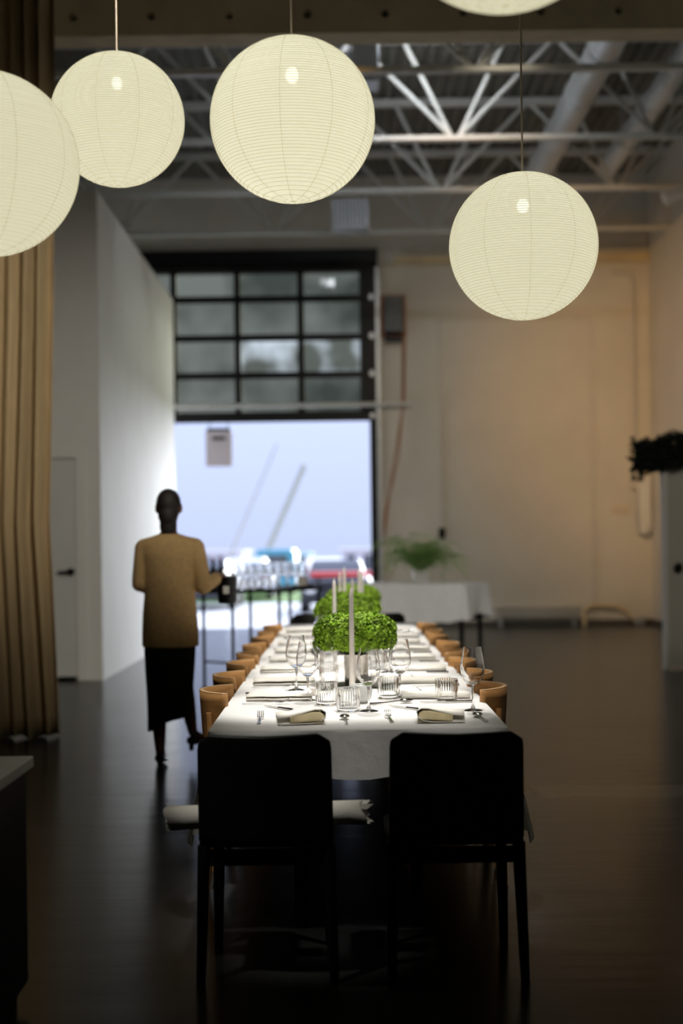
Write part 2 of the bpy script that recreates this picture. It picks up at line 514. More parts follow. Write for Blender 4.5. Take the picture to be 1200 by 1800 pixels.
L.new(bp.outputs[0], fre.inputs['Normal'])
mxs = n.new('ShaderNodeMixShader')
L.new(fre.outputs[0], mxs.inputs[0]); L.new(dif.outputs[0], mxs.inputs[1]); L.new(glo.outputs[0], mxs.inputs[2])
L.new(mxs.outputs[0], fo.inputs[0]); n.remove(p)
M['floor'] = m

# ------------------------------------------------------------------ room shell
WX0, WX1, WY0, WY1, WT = -7.6, 5.19, -5.0, 23.8, 0.3
CZ = 7.55
OX0, OX1, OZ1 = -3.72, 0.60, 6.2          # opening of the overhead door
def struct(o): o['kind'] = 'structure'; return o

struct(MB().span((WX0 - .3, WY0 - .3, -0.3), (WX1 + .3, WY1 + .35, 0)).build('floor', M['floor'], smooth=False))
# corrugated roof deck, flutes run away from the camera
prof = []
x = WX0 - 0.3
while x < WX1 + 0.3:
    prof += [(x, CZ), (x + 0.085, CZ), (x + 0.10, CZ + 0.045), (x + 0.15, CZ + 0.045)]
    x += 0.165
c = MB()
ys = (WY0 - .3, WY1 + .3)
c.loft([[Vector((a, yy, z)) for a, z in prof] for yy in ys], closed=False)
c.span((WX0 - .3, WY0 - .3, CZ + 0.09), (WX1 + .3, WY1 + .3, CZ + 0.15))
struct(c.build('ceiling', M['deck'], smooth=False))
bw = MB()
bw.span((WX0 - .3, WY1, 0), (OX0, WY1 + WT, CZ)).span((OX1, WY1, 0), (WX1 + .3, WY1 + WT, CZ)).span((OX0, WY1, OZ1), (OX1, WY1 + WT, CZ))
wall_back = struct(bw.build('wall_back', M['cream_wall'], smooth=False))
struct(MB().span((WX1, WY0, 0), (WX1 + .3, WY1, CZ)).build('wall_right', M['cream_wall'], smooth=False))
struct(MB().span((WX0 - .3, WY0, 0), (WX0, WY1, CZ)).build('wall_outer', M['dark_wall'], smooth=False))
struct(MB().span((WX0 - .3, WY0 - .3, 0), (WX1 + .3, WY0, CZ)).build('wall_front', M['dark_wall'], smooth=False))
# white partition block on the left with the door in its front face
PX, PY0, PY1, PZ = -2.53, 15.0, 21.75, 5.17
dl, dr, dt = at(12, 1190, 15).x, at(140, 1190, 15).x, 2.36
pw = MB()
pw.span((dr + .01, PY0, 0), (PX, PY0 + .12, PZ)).span((WX0, PY0, 0), (dl - .01, PY0 + .12, PZ)).span((dl - .01, PY0, dt + .01), (dr + .01, PY0 + .12, PZ))
pw.span((PX - .12, PY0 + .12, 0), (PX, PY1, PZ)).span((WX0, PY1 - .12, 0), (PX - .12, PY1, PZ)).span((WX0, PY0 + .12, PZ - .1), (PX - .12, PY1 - .12, PZ))
struct(pw.build('wall_left', M['white_wall'], smooth=False))
d1 = thing('door_1', (0, 0, 0), 'white flush door with black lever handle beside the beige curtain', None, kind='structure')
del d1['label']
MB().span((dl, PY0 + .025, 0.04), (dr, PY0 + .07, dt)).build('door_leaf', M['white_door'], d1, bevel=.004)
MB().span((dr - .015, PY0 - .025, 0), (dr + .09, PY0 + .0, dt + .09)).build('door_casing', M['white_wall'], d1, bevel=.004)
MB().span((dl - .09, PY0 - .025, 0), (dl + .015, PY0 + .0, dt + .09)).build('door_casing', M['white_wall'], d1, bevel=.004)
MB().span((dl + .015, PY0 - .025, dt - .015), (dr - .015, PY0 + .0, dt + .09)).build('door_casing', M['white_wall'], d1, bevel=.004)
h = at(124, 1005, PY0)
hd = MB().cyl((h.x, PY0 + .025, h.z), (h.x, PY0 - .012, h.z), .04, n=16).cyl((h.x, PY0 - .01, h.z), (h.x, PY0 - .055, h.z), .013)
hd.tube([(h.x, PY0 - .055, h.z), (h.x - .06, PY0 - .06, h.z), (h.x - .13, PY0 - .055, h.z - .004)], [.015, .013, .011])
tag(hd.build('door_handle', M['black_metal'], d1), 'black lever handle')

# warehouse wall trim: outline of the filled-in bay, ledger angle, baseboards
t1 = tag(bpy.data.objects.new('trim_1', None), kind='structure'); COL.objects.link(t1)
A = at(778, 1072, WY1); B = at(1045, 1072, WY1); T = at(910, 556, WY1)
MB().span((A.x - .04, WY1 - .012, .35), (A.x + .04, WY1, T.z)).build('trim_strip', M['trim_paint'], t1)
MB().span((B.x - .05, WY1 - .02, .1), (B.x + .05, WY1, T.z)).build('trim_strip', M['trim_paint'], t1)
MB().span((A.x + .04, WY1 - .012, T.z - .07), (B.x - .05, WY1, T.z)).build('trim_strip', M['trim_paint'], t1)
lz = at(900, 456, WY1).z
struct(MB().span((OX1 + .35, WY1 - .09, lz - .06), (WX1, WY1, lz + .06)).build('trim_2', M['beam'], smooth=False))
struct(MB().span((OX1 + .2, WY1 - .015, 0), (WX1, WY1, .09)).build('baseboard_back', M['dark_wall'], smooth=False))
struct(MB().span((WX1 - .015, 16.2, 0), (WX1, WY1 - .02, .09)).build('baseboard_right', M['dark_wall'], smooth=False))

# ------------------------------------------------------------------ overhead sectional door, half open
d3 = tag(bpy.data.objects.new('door_3', None), kind='structure'); COL.objects.link(d3)
DY = WY1 + 0.06
zb = at(480, 742, DY).z
rows = [at(480, q, DY).z for q in (742, 660, 594, 526, 470)]
cols = [at(q, 600, DY).x for q in (638, 529, 418, 306, 194)]
cols[-1] = max(cols[-1], OX0 + .06)
MB().span((OX0, DY - .03, zb), (OX1 - .1, DY + .03, zb + .17)).build('bottom_rail', M['black_metal'], d3)
for z in rows[1:]:
    MB().span((OX0, DY - .03, z - .055), (OX1 - .1, DY + .03, z + .055)).build('section_rail', M['black_metal'], d3)
for i, xx in enumerate(cols):
    lo = rows[0] + .17
    for k in range(4):
        a = lo if k == 0 else rows[k] + .055
        MB().span((xx - .055, DY - .03, a), (xx + .055, DY + .03, rows[k + 1] - .055)).build('section_stile', M['black_metal'], d3)
MB().span((cols[0] + .055, DY - .03, rows[0] + .17), (OX1 - .1, DY + .03, rows[-1])).build('end_stile', M['black_metal'], d3)
for i in range(4):
    for k in range(4):
        a = rows[0] + .17 if k == 0 else rows[k] + .055
        g = MB().quad([(cols[i + 1] + .055, DY, a), (cols[i] - .055, DY, a), (cols[i] - .055, DY, rows[k + 1] - .055), (cols[i + 1] + .055, DY, rows[k + 1] - .055)])
        g.build('pane', M['pane_bright'] if (k == 1 and i < 2) else M['pane'], d3, smooth=False)
MB().span((OX1 - .1, WY1 - .02, 0), (OX1 + .02, WY1 + .10, OZ1 + .1)).build('door_post', M['black_metal'], d3)
MB().span((OX0 - .1, WY1 - .12, at(480, 474, WY1).z), (OX1 + .06, WY1 - .02, OZ1 + .12)).build('header', M['black_metal'], d3)
MB().span((OX0, WY1 - .02, at(480, 476, WY1).z - .02), (OX1 - .1, WY1 + .2, OZ1 + .0)).build('header_return', M['black_metal'], d3)
MB().span((OX1 + .02, WY1 - .09, .02), (OX1 + .075, WY1 - .03, OZ1 - .1)).build('track', M['grey_metal'], d3)
# horizontal guide where the open part of the door turns under the roof
for z in rows[1:] + [rows[0] + .08]:
    b = MB().span((OX1 - .095, WY1 - .05, z - .03), (OX1 - .01, WY1 - .02, z + .03)).span((OX1 - .07, WY1 - .065, z - .05), (OX1 - .035, WY1 - .05, z + .05))
    b.build('hinge', M['grey_metal'], d3)
zp = at(500, 713, WY1 - .12).z
pb = MB().cyl((OX0 - .05, WY1 - .14, zp), (at(722, 713, WY1 - .14).x, WY1 - .14, zp), .038)
tag(pb.build('guard_pipe', M['white_steel'], d3), 'pale pipe across the door')
# opener motor on the wall, right of the door
a, b = at(674, 522, WY1 - .25), at(709, 584, WY1 - .25)
mo = thing('door_opener_motor', ((a.x + b.x) / 2, WY1 - .2, b.z), 'dark grey door opener motor box on the wall right of the glazed overhead door', 'motor')
W_, H_ = b.x - a.x, a.z - b.z
MB().box((0, 0, H_ / 2), (W_, .26, H_)).build('housing', M['dark_grey'], mo, bevel=.02)
MB().box((0, .165, H_ / 2), (W_ + .1, .07, H_ + .12)).build('mounting_plate', M['rust'], mo)
MB().box((.0, .04, -.1), (W_ * .9, .16, .08)).cyl((-.1, .04, -.06), (-.1, .04, 0), .03).build('chain_guard', M['black_metal'], mo, bevel=.01)
ch = MB()
zt = mo.location.z - .1
pts0 = at(712, 600, WY1 - .15); pts1 = at(676, 905, WY1 - .15)
ch.tube([(pts0.x, WY1 - .15, zt), (pts0.x - .03, WY1 - .15, zt - 1.0), (pts0.x - .15, WY1 - .14, zt - 2.0), (pts1.x, WY1 - .12, pts1.z), (pts1.x - .02, WY1 - .12, pts1.z - .35)], .014, 6)
ch.tube([(pts0.x - .04, WY1 - .15, zt), (pts0.x - .06, WY1 - .15, zt - 1.2), (pts0.x - .22, WY1 - .14, zt - 2.1), (pts1.x - .02, WY1 - .12, pts1.z - .35)], .012, 6)
tag(ch.build('hoist_chain', M['rust']), 'rusty loop of hoist chain hanging from the motor beside the door', 'chain')
# conduits and boxes on the back wall
cd = thing('conduit', (A.x, WY1 - .05, 0), 'thin conduit with small black switch box on the back wall above the fern', 'conduit')
zb_ = at(776, 937, WY1).z
MB().cyl((0, 0, zb_ + .05), (0, 0, 3.9), .016).build('pipe', M['trim_paint'], cd)
MB().box((0, -.01, zb_), (.11, .08, .17)).build('switch_box', M['black_metal'], cd, bevel=.01)
c2 = thing('conduit', (at(1112, 700, WY1).x, WY1 - .06, 0), 'tall white conduit pipe with a bent top near the right corner of the back wall', 'conduit')
zt2 = at(1110, 480, WY1).z
MB().tube([(0, 0, at(1112, 845, WY1).z), (0, 0, zt2 - .12), (-.04, 0, zt2 - .03), (-.12, 0, zt2), (-.3, 0, zt2)], .035, 10).build('pipe', M['trim_paint'], c2)
MB().box((0, .01, at(1112, 845, WY1).z - .05), (.14, .09, .2)).build('junction_box', M['trim_paint'], c2, bevel=.01)
c3 = thing('wall_cabinet', (at(1131, 880, WY1).x, WY1 - .09, at(1131, 938, WY1).z), 'narrow pale wall cabinet with hanging hose in the right corner of the back wall', 'cabinet')
hh = at(1131, 838, WY1).z - at(1131, 938, WY1).z
MB().box((0, .03, hh / 2), (.2, .12, hh)).build('body', M['white_wall'], c3, bevel=.01)
MB().tube([(-.12, -.01, hh * .75), (-.15, -.02, hh * .4), (-.10, -.02, .0), (0.02, -.02, -.06), (.08, -.03, .02), (.03, -.03, .1)], .014, 8).build('hose', M['grey_metal'], c3)
MB().box((0, -.035, hh * .62), (.15, .012, hh * .4)).build('cover', M['ceramic'], c3, bevel=.004)
c4 = thing('wall_plate', (at(1090, 897, WY1).x, WY1 - .008, at(1090, 902, WY1).z), 'small brass plate on the back wall left of the wall cabinet', 'wall plate')
MB().box((0, 0, .06), (.26, .016, .13)).build('plate', M['beam'], c4, bevel=.004)
MB().box((0, -.012, .06), (.2, .008, .07)).build('label_strip', M['trim_paint'], c4)
pp = thing('floor_pipe', (0, WY1 - .1, 0), 'grey pipe bent along the foot of the back wall in the right corner', 'pipe')
q = [at(x_, y_, WY1 - .1) for x_, y_ in ((1027, 1101), (1027, 1074), (1036, 1066), (1052, 1064), (1085, 1066), (1102, 1076), (1116, 1090), (1124, 1104))]
q = [Vector((v.x, 0, max(v.z, .03))) for v in q]
q[0].z = 0.0
MB().tube(q, .035, 10).build('pipe', M['beam'], pp)
MB().box((q[-1].x, 0, .06), (.16, .1, .12)).build('valve', M['grey_metal'], pp, bevel=.01)
hx0, hx1 = at(868, 1085, WY1).x, at(1018, 1085, WY1).x
bh = thing('baseboard_heater', ((hx0 + hx1) / 2, WY1 - .08, 0), 'long pale baseboard heater on the floor along the back wall', 'heater')
HL = hx1 - hx0
MB().box((0, .03, .23), (HL, .09, .2)).box((0, -.03, .31), (HL, .06, .025)).build('casing', M['trim_paint'], bh, bevel=.006)
for k in range(26):
    share('fin', MB().box((0, 0, 0), (.012, .05, .1)).mesh('fin', M['grey_metal'], False) if k == 0 else fin_me, bh, (-HL / 2 + .06 + k * (HL - .12) / 25, -.035, .2)) if k else None
    if k == 0:
        fin_me = MB().box((0, 0, 0), (.012, .05, .1)).mesh('fin', M['grey_metal'], False)
        share('fin', fin_me, bh, (-HL / 2 + .06, -.035, .2))
MB().box((-HL / 2 + .1, .02, .065), (.06, .08, .13)).build('foot', M['grey_metal'], bh)
MB().box((HL / 2 - .1, .02, .065), (.06, .08, .13)).build('foot', M['grey_metal'], bh)

# ------------------------------------------------------------------ roof joists
NODE0, NP = 1.44, 2.44
BZ, TZ = 6.29, 7.5
jl = ['steel roof joist nearest the camera, behind the brown perforated beam', 'brightly lit white steel joist just behind the strip lights',
      'third steel joist, behind the brightly lit one', 'steel roof joist nearest the back wall and its overhead door']
for J, yy in enumerate((14.7, 17.2, 19.7, 22.25)):
    jt = thing('roof_joist', (0, yy, BZ), jl[J], 'joist', 'steel roof joists')
    MB().span((WX0, -.06, -.03), (WX1, .06, .03)).build('bottom_chord', M['white_steel'], jt, bevel=.006)
    MB().span((WX0, -.06, TZ - BZ - .05), (WX1, .06, TZ - BZ + .045)).build('top_chord', M['white_steel'], jt, bevel=.006)
    bars = {}
    for k in range(-3, 2):
        for dx in (-1.17, -.6, .6, 1.17):
            if dx not in bars:
                bars[dx] = MB().cyl((math.copysign(.05, dx), 0, .03), (dx, 0, TZ - BZ - .05), .028, n=8).mesh('web_bar', M['white_steel'])
            X = NODE0 + NP * k
            if X + dx < WX1 - .05 and X + dx > WX0:
                share('web_bar', bars[dx], jt, (X, 0, 0))

# brown beam with a row of round holes
BY = 12.5
bz0, bz1 = at(600, 54, BY).z, at(600, -60, BY).z
zc = at(600, 24, BY).z
bm_ = thing('perforated_beam', (0, BY, bz0), 'brown roof beam with a row of round holes crossing the top of the picture', 'beam')
pitch = .685
h0 = at(540, 25, BY).x
nh = 13
xs = [h0 + pitch * (k - 7) for k in range(nh)]
pl = MB()
HB = bz1 - bz0
zc_ = zc - bz0
R_ = .036
def holed(mb, xc, wdt, y, z0, z1, zc, r):
    n_ = 16
    bm = mb.bm
    outer, inner = [], []
    for k in range(n_):
        a = 2 * PI * (k + .5) / n_
        cx, cz = math.cos(a), math.sin(a)
        inner.append(bm.verts.new((xc + r * cx, y, zc + r * cz)))
        s = min(wdt / 2 / max(abs(cx), 1e-6), ((z1 - zc) if cz > 0 else (zc - z0)) / max(abs(cz), 1e-6))
        outer.append(bm.verts.new((xc + s * cx, y, zc + s * cz)))
    for k in range(n_):
        bm.faces.new((inner[k], inner[(k + 1) % n_], outer[(k + 1) % n_], outer[k]))
    back = [bm.verts.new((v.co.x, y + .1, v.co.z)) for v in inner]
    for k in range(n_):
        bm.faces.new((inner[k], inner[(k + 1) % n_], back[(k + 1) % n_], back[k]))
    bm.faces.new(back)
    crn = [(xc - wdt / 2, z0), (xc + wdt / 2, z0), (xc + wdt / 2, z1), (xc - wdt / 2, z1)]
    # corner fillers
    for cx_, cz_ in crn:
        near = sorted(outer, key=lambda v: (v.co.x - cx_) ** 2 + (v.co.z - cz_) ** 2)[:2]
        bm.faces.new((near[0], near[1], bm.verts.new((cx_, y, cz_))))
for xc in xs:
    holed(pl, xc, pitch, 0, 0, HB, zc_, R_)
pl.build('front_plate', M['beam'], bm_, smooth=False)
MB().span((xs[0] - pitch / 2, .1, 0), (xs[-1] + pitch / 2, .3, HB)).span((xs[0] - pitch / 2, 0.0, -.02), (xs[-1] + pitch / 2, .3, 0)).build('box_section', M['beam'], bm_, smooth=False)
dk = MB().lathe([(0, 0), (R_, 0)], 16).mesh('hole_shade', M['hole'], False)  # dark disc in each hole, its shade put into the colour
for xc in xs:
    share('hole_shade', dk, bm_, (xc, .095, zc_), (PI / 2, 0, 0))

# ducts
def duct(px, py, z, r, y0, y1, label):
    u, v = (px - HX) / F, (HY - py) / F
    X = (u * math.cos(ROLL) + v * math.sin(ROLL)) / (-u * math.sin(ROLL) + v * math.cos(ROLL)) * (z - CAMZ)
    t_ = thing('air_duct', (X, y0, z), label, 'duct', 'round air ducts under the roof')
    MB().cyl((0, 0, 0), (0, y1 - y0, 0), r, n=28).build('duct_pipe', M['duct'], t_)
    k = .8
    while k < y1 - y0:
        MB().cyl((0, k - .03, 0), (0, k + .03, 0), r + .014, n=28).build('band', M['duct'], t_)
        k += 1.6
    for k in (1.0, y1 - y0 - 1.2):
        MB().cyl((0, k, r), (0, k, CZ - z + .02), .012, n=6).build('hanger', M['grey_metal'], t_)
duct(1076, 58, 6.82, .19, 13.2, 21.4, 'white round air duct running under the roof, the nearer and thicker of two')
duct(1192, 118, 6.95, .15, 14.0, 21.2, 'thinner round air duct running under the roof at the right edge')
dv = thing('pipe_stub', at(1190, 342, 19.0), 'short white pipe end pointing down under the roof at the right edge', 'pipe')
MB().cyl((.35, 0, .12), (-.16, 0, -.05), .075, n=18).build('pipe', M['duct'], dv)
MB().cyl((-.14, 0, -.043), (-.18, 0, -.057), .09, n=18).build('collar', M['duct'], dv)
MB().cyl((.2, 0, .07), (.2, 0, CZ - dv.location.z), .012, n=6).build('hanger', M['grey_metal'], dv)

# strip lights
def strip(px0, px1, py, Y, label):
    a, b = at(px0, py, Y), at(px1, py, Y)
    c_ = (a + b) / 2
    s = thing('strip_light', c_, label, 'ceiling light', 'fluorescent strip lights under the roof')
    ln = b.x - a.x
    MB().box((0, 0, .07), (ln + .08, .16, .05)).build('housing', M['white_steel'], s, bevel=.008)
    MB().box((0, 0, 0), (ln, .12, .075)).build('diffuser', M['tube'], s, bevel=.02)
    for sx_ in (-1, 1):
        MB().box((sx_ * (ln / 2 + .02), 0, .02), (.04, .14, .12)).build('end_cap', M['white_steel'], s)
        MB().cyl((sx_ * ln * .35, 0, .09), (sx_ * ln * .35, 0, CZ - c_.z + .02), .006, n=6).build('hanger', M['grey_metal'], s)
strip(668, 842, 62, 16.2, 'glowing white strip light under the roof, the long one right of the middle lantern')
strip(536, 584, 62, 16.2, 'glowing white strip light under the roof, short one above the middle lantern')

# unit heaters
def unit_heater(x0, y0, x1, y1, Y, label):
    a, b = at(x0, y0, Y), at(x1, y1, Y)
    t_ = thing('unit_heater', ((a.x + b.x) / 2, Y, b.z), label, 'heater', 'unit heaters hung under the roof')
    wd, ht = b.x - a.x, a.z - b.z
    MB().box((0, .1, ht / 2), (wd, .4, ht)).build('casing', M['grey_metal'], t_, bevel=.01)
    k = int(wd / .055)
    me = MB().box((0, 0, 0), (.018, .04, ht * .86)).mesh('louvre', M['duct'], False)
    for i in range(k):
        share('louvre', me, t_, (-wd / 2 + .05 + i * (wd - .1) / max(k - 1, 1), -.12, ht / 2), (0, 0, .5))
    for sx_ in (-1, 1):
        MB().cyl((sx_ * wd * .35, .1, ht), (sx_ * wd * .35, .1, CZ - b.z + .02), .01, n=6).build('hanger', M['grey_metal'], t_)
unit_heater(610, 62, 666, 146, 15.9, 'grey louvred unit heater behind the right edge of the middle lantern')
unit_heater(583, 353, 648, 403, 21.0, 'grey louvred unit heater hanging above the overhead door')

# ------------------------------------------------------------------ curtain
cu = thing('curtain', (0, 10.5, 0), 'floor length beige linen curtain gathered in folds at the left edge', 'curtain')
rings = []
NX = 120
for j in range(40):
    f = j / 39
    z = 6.3 * f + .012
    ring = []
    ex = [at(103, 1290, 10.5).x, at(80, 760, 10.5).x, at(88, 330, 10.5).x, at(92, 0, 10.5).x, at(93, -100, 10.5).x]
    g = f * 4
    k = min(int(g), 3)
    xr = ex[k] * (1 - (g - k)) + ex[k + 1] * (g - k)
    for i in range(NX):
        s = i / (NX - 1)
        xx = xr - s * 1.55
        ph = s * 1.55 * 2 * PI / .118
        amp = .055 + .025 * math.sin(s * 17 + 1) + .012 * (1 - f)
        y = amp * math.sin(ph + .7 * math.sin(s * 9) + .35 * math.sin(f * 4 + s * 20)) + .02 * math.sin(ph * .37 + f * 2)
        ring.append(Vector((xx + .012 * math.sin(f * 7 + s * 30) * (1 - f), y, z + (.012 * math.sin(ph * .5) if j == 0 else 0))))
    rings.append(ring)
c = MB(); c.loft(rings, closed=False)
o = c.build('drape', M['curtain'], cu)
sm = o.modifiers.new('t', 'SOLIDIFY'); sm.thickness = .006
MB().cyl((-4.2, 0, 6.34), (-1.95, 0, 6.34), .025).build('rail', M['black_metal'], cu)
for k in range(4):
    MB().cyl((-4.0 + k * .65, 0, 6.36), (-4.0 + k * .65, 0, CZ + .02), .01, n=6).build('hanger', M['black_metal'], cu)

# ------------------------------------------------------------------ paper lanterns
LR = .3
def lantern_meshes():
    prof = []
    for j in range(49):
        t_ = .03 + (PI - .06) * j / 48
        r = 1.0 + (0 if j % 2 == 0 else -.003)
        prof.append((LR * math.sin(t_) * r, LR * math.cos(t_) * r * .985))
    shade = MB().lathe(prof, 40).mesh('paper_shade', M['paper'])
    w_ = MB()
    pts = []
    turns, seg = 58, 40
    for i in range(turns * seg + 1):
        s = i / (turns * seg)
        zz = (1 - 2 * s) * .988
        rr_ = math.sqrt(1 - zz * zz)
        a = 2 * PI * i / seg
        pts.append((LR * 1.0012 * rr_ * math.cos(a), LR * 1.0012 * rr_ * math.sin(a), LR * .986 * zz))
    w_.tube(pts, .0013, 3)
    wire = w_.mesh('rib_wire', M['wire'])
    s_ = MB()
    for k in range(10):
        a = 2 * PI * k / 10 + .157
        s_.tube([(LR * 1.0015 * math.sin(t_) * math.cos(a), LR * 1.0015 * math.sin(t_) * math.sin(a), LR * .987 * math.cos(t_)) for t_ in [.09 + (PI - .18) * j / 24 for j in range(25)]], .0011, 3)
    seam = s_.mesh('paper_seams', M['seam'])
    ring = MB().tube([(LR * .04 * math.cos(2 * PI * k / 20), LR * .04 * math.sin(2 * PI * k / 20), 0) for k in range(20)], .003, 6, closed=True).mesh('end_ring', M['wire'])
    bulb = MB().ball((0, 0, 0), (.024, .024, .03)).mesh('bulb', M['bulb'])
    sock = MB().cyl((0, 0, 0), (0, 0, .11), .016).mesh('socket', M['ceramic'])
    return shade, wire, seam, ring, bulb, sock
LM = lantern_meshes()
ll = ['round white paper lantern, second from left, hanging before the beige curtain and partition', 'round white paper lantern hanging top centre, the largest one shown whole',
      'round white paper lantern cut by the left edge of the picture', 'round white paper lantern hanging lowest, alone on the right', 'round white paper lantern whose bottom just shows at the top edge']
for i, (px, py, rp) in enumerate(((206.5, 211, 117), (514, 212, 144.5), (-25, 289, 162), (919.5, 433.5, 130), (885, -205, 219))):
    Y = F * LR / rp
    C0 = at(px, py, Y)
    la = thing('paper_lantern', C0, ll[i], 'lantern', 'round paper lanterns above the table', rz=i * 1.3)
    share('paper_shade', LM[0], la); share('rib_wire', LM[1], la); share('paper_seams', LM[2], la)
    share('end_ring', LM[3], la, (0, 0, LR * .975)); share('end_ring', LM[3], la, (0, 0, -LR * .975))
    so = share('socket', LM[5], la, (0, 0, .19)); share('bulb', LM[4], so, (0, 0, -.025))
    MB().cyl((0, 0, .29), (0, 0, CZ + .02 - C0.z), .0042, n=6).build('cord', M['cord'], la)
    lamp('lantern_bulb_light', 'POINT', C0 + Vector((0, 0, .165)), None, 0.3, (1.0, .98, .93), shadow_soft_size=.03)

# ------------------------------------------------------------------ dining table
TX0, TX1, TY0, TY1, TH = -0.475, 0.575, 5.0, 11.65, .748
tcx = (TX0 + TX1) / 2
dt_ = thing('dining_table', (tcx, (TY0 + TY1) / 2, 0), 'long banquet table hidden under the white tablecloth', 'table')
hw, hl = (TX1 - TX0) / 2, (TY1 - TY0) / 2
MB().box((0, 0, TH - .017), (2 * hw - .01, 2 * hl - .01, .03)).build('tabletop', M['table_wood'], dt_)
for k in range(4):
    for s_ in (-1, 1):
        MB().box((s_ * (hw - .3), -hl + .5 + k * (2 * hl - 1.0) / 3, (TH - .032) / 2), (.06, .06, TH - .032), taper=.7).build('leg', M['black_metal'], dt_)
# cloth: rounded rectangle top plus hanging skirt
def rrect(x0, x1, y0, y1, r, n_long=90, n_short=26, nc=6):
    pts = []
    def seg(a, b, n_):
        for i in range(n_):
            f = i / n_
            pts.append((a[0] + (b[0] - a[0]) * f, a[1] + (b[1] - a[1]) * f))
    def arc(cx, cy, a0):
        for i in range(nc):
            a = a0 + PI / 2 * i / nc
            pts.append((cx + r * math.cos(a), cy + r * math.sin(a)))
    seg((x0 + r, y0), (x1 - r, y0), n_short); arc(x1 - r, y0 + r, -PI / 2)
    seg((x1, y0 + r), (x1, y1 - r), n_long); arc(x1 - r, y1 - r, 0)
    seg((x1 - r, y1), (x0 + r, y1), n_short); arc(x0 + r, y1 - r, PI / 2)
    seg((x0, y1 - r), (x0, y0 + r), n_long); arc(x0 + r, y0 + r, PI)
    return pts
per = rrect(TX0, TX1, TY0, TY1, .025)
def smooth01(t): t = max(0, min(1, t)); return t * t * (3 - 2 * t)
rings = []
inner = [Vector((max(TX0 + .06, min(TX1 - .06, x_)), max(TY0 + .06, min(TY1 - .06, y_)), TH + .003)) for x_, y_ in per]
rings.append(inner)
rings.append([Vector((x_ + (-.012 if x_ > tcx else .012) * (TX0 + .02 > x_ or x_ > TX1 - .02), y_, TH + .003)) for x_, y_ in per])
NR = 12
for j in range(NR + 1):
    f = j / NR
    ring = []
    for i, (x_, y_) in enumerate(per):
        side = 1.0 if (x_ < TX0 + .001 or x_ > TX1 - .001) else 0.0
        cdist = max(0, 1 - min(math.hypot(x_ - cx_, y_ - cy_) for cx_ in (TX0, TX1) for cy_ in (TY0, TY1)) / .28)
        endd = .165 + .012 * math.sin(x_ * 11 + 1)
        sided = .225 + .012 * math.sin(y_ * 3.1)
        onside = side if side else 0
        d = (sided if onside else endd) + .19 * cdist ** 1.2
        nx = -1 if x_ < TX0 + .02 else (1 if x_ > TX1 - .02 else 0)
        ny = -1 if y_ < TY0 + .02 else (1 if y_ > TY1 - .02 else 0)
        nl = math.hypot(nx, ny) or 1
        wav = .010 * math.sin(x_ * 23 + y_ * 9) + .006 * math.sin(x_ * 51 - y_ * 17)
        out_ = (.004 + f * (.010 + wav)) + .075 * f * cdist
        zz = TH + .003 - .004 * (1 if j == 0 else 0) - d * f - (.0 if j else 0)
        ring.append(Vector((x_ + nx / nl * out_, y_ + ny / nl * out_, zz)))
    rings.append(ring)
c = MB(); c.loft(rings, cap=False)
bm = c.bm
bm.verts.ensure_lookup_table()
# top panel as a grid fan: bridge inner ring across the table
ni = len(per)
c.bm.faces.new([bm.verts[i] for i in range(ni)])
tcl = c.build('tablecloth', M['cloth'])
tag(tcl, 'white linen tablecloth hanging over the long banquet table', 'tablecloth')
TOP = TH + .004

# ------------------------------------------------------------------ chairs
def black_chair():
    t_ = thing('dining_chair', (0, 0, 0), '', 'chair')
    # origin: floor under the seat centre, faces +Y; back at y=-0.22
    rings = []
    N = 22
    bk = []
    hw_, z0, z1 = .21, .455, .805
    def plate(y_off):
        g = []
        for j in range(15):
            f = j / 14
            z = z0 + (z1 - z0) * f
            row = []
            for i in range(N + 1):
                s = -1 + 2 * i / N
                half = hw_ + .004 * (1 - f)
                # round upper corners
                if z > z1 - .04:
                    dz = (z - (z1 - .04)) / .04
                    half = hw_ - .04 * (1 - math.sqrt(max(0, 1 - dz * dz)))
                x_ = s * half
                y_ = -.225 - .045 * (1 - (x_ / hw_) ** 2) - .05 * f + y_off
                row.append(Vector((x_, y_, z - .004 * (1 - abs(s)) * f)))
            g.append(row)
        return g
    c = MB()
    c.loft(plate(0), closed=False)
    o = c.build('backrest', M['black_paint'], t_)
    s_ = o.modifiers.new('t', 'SOLIDIFY'); s_.thickness = .022; s_.offset = 0
    b_ = o.modifiers.new('b', 'BEVEL'); b_.width = .006; b_.segments = 2; b_.limit_method = 'ANGLE'
    seat = [(-.215, -.23), (.215, -.23), (.225, .0), (.222, .17), (.19, .215), (-.19, .215), (-.222, .17), (-.225, 0)]
    c = MB(); c.loft([[Vector((x_, y_, z)) for x_, y_ in seat] for z in (.432, .458)])
    c.build('seat', M['black_paint'], t_, bevel=.01)
    for sx_ in (-1, 1):
        MB().cyl((sx_ * .20, -.215, .44), (sx_ * .213, -.245, 0), .022, .015).build('leg', M['black_paint'], t_)
        MB().cyl((sx_ * .185, .18, .44), (sx_ * .195, .2, 0), .022, .015).build('leg', M['black_paint'], t_)
    MB().box((0, -.215, .40), (.40, .022, .05)).build('apron', M['black_paint'], t_)
    MB().box((0, .18, .40), (.36, .022, .05)).build('apron', M['black_paint'], t_)
    return t_
bc = black_chair()
cxl, cxr = at(465, 1380, 4.5).x, at(803, 1380, 4.5).x
bc.location = (cxl, 4.78, 0); bc['label'] = 'black chair at the near table end, left one with a white roll on its seat'
bc['group'] = 'black chairs at the table ends'
dup(bc, (cxr, 4.78, 0), label='black chair at the near table end, right one with an empty seat')
dup(bc, (cxl + .03, 11.95, 0), PI, label='black chair at the far end of the long table, left one')
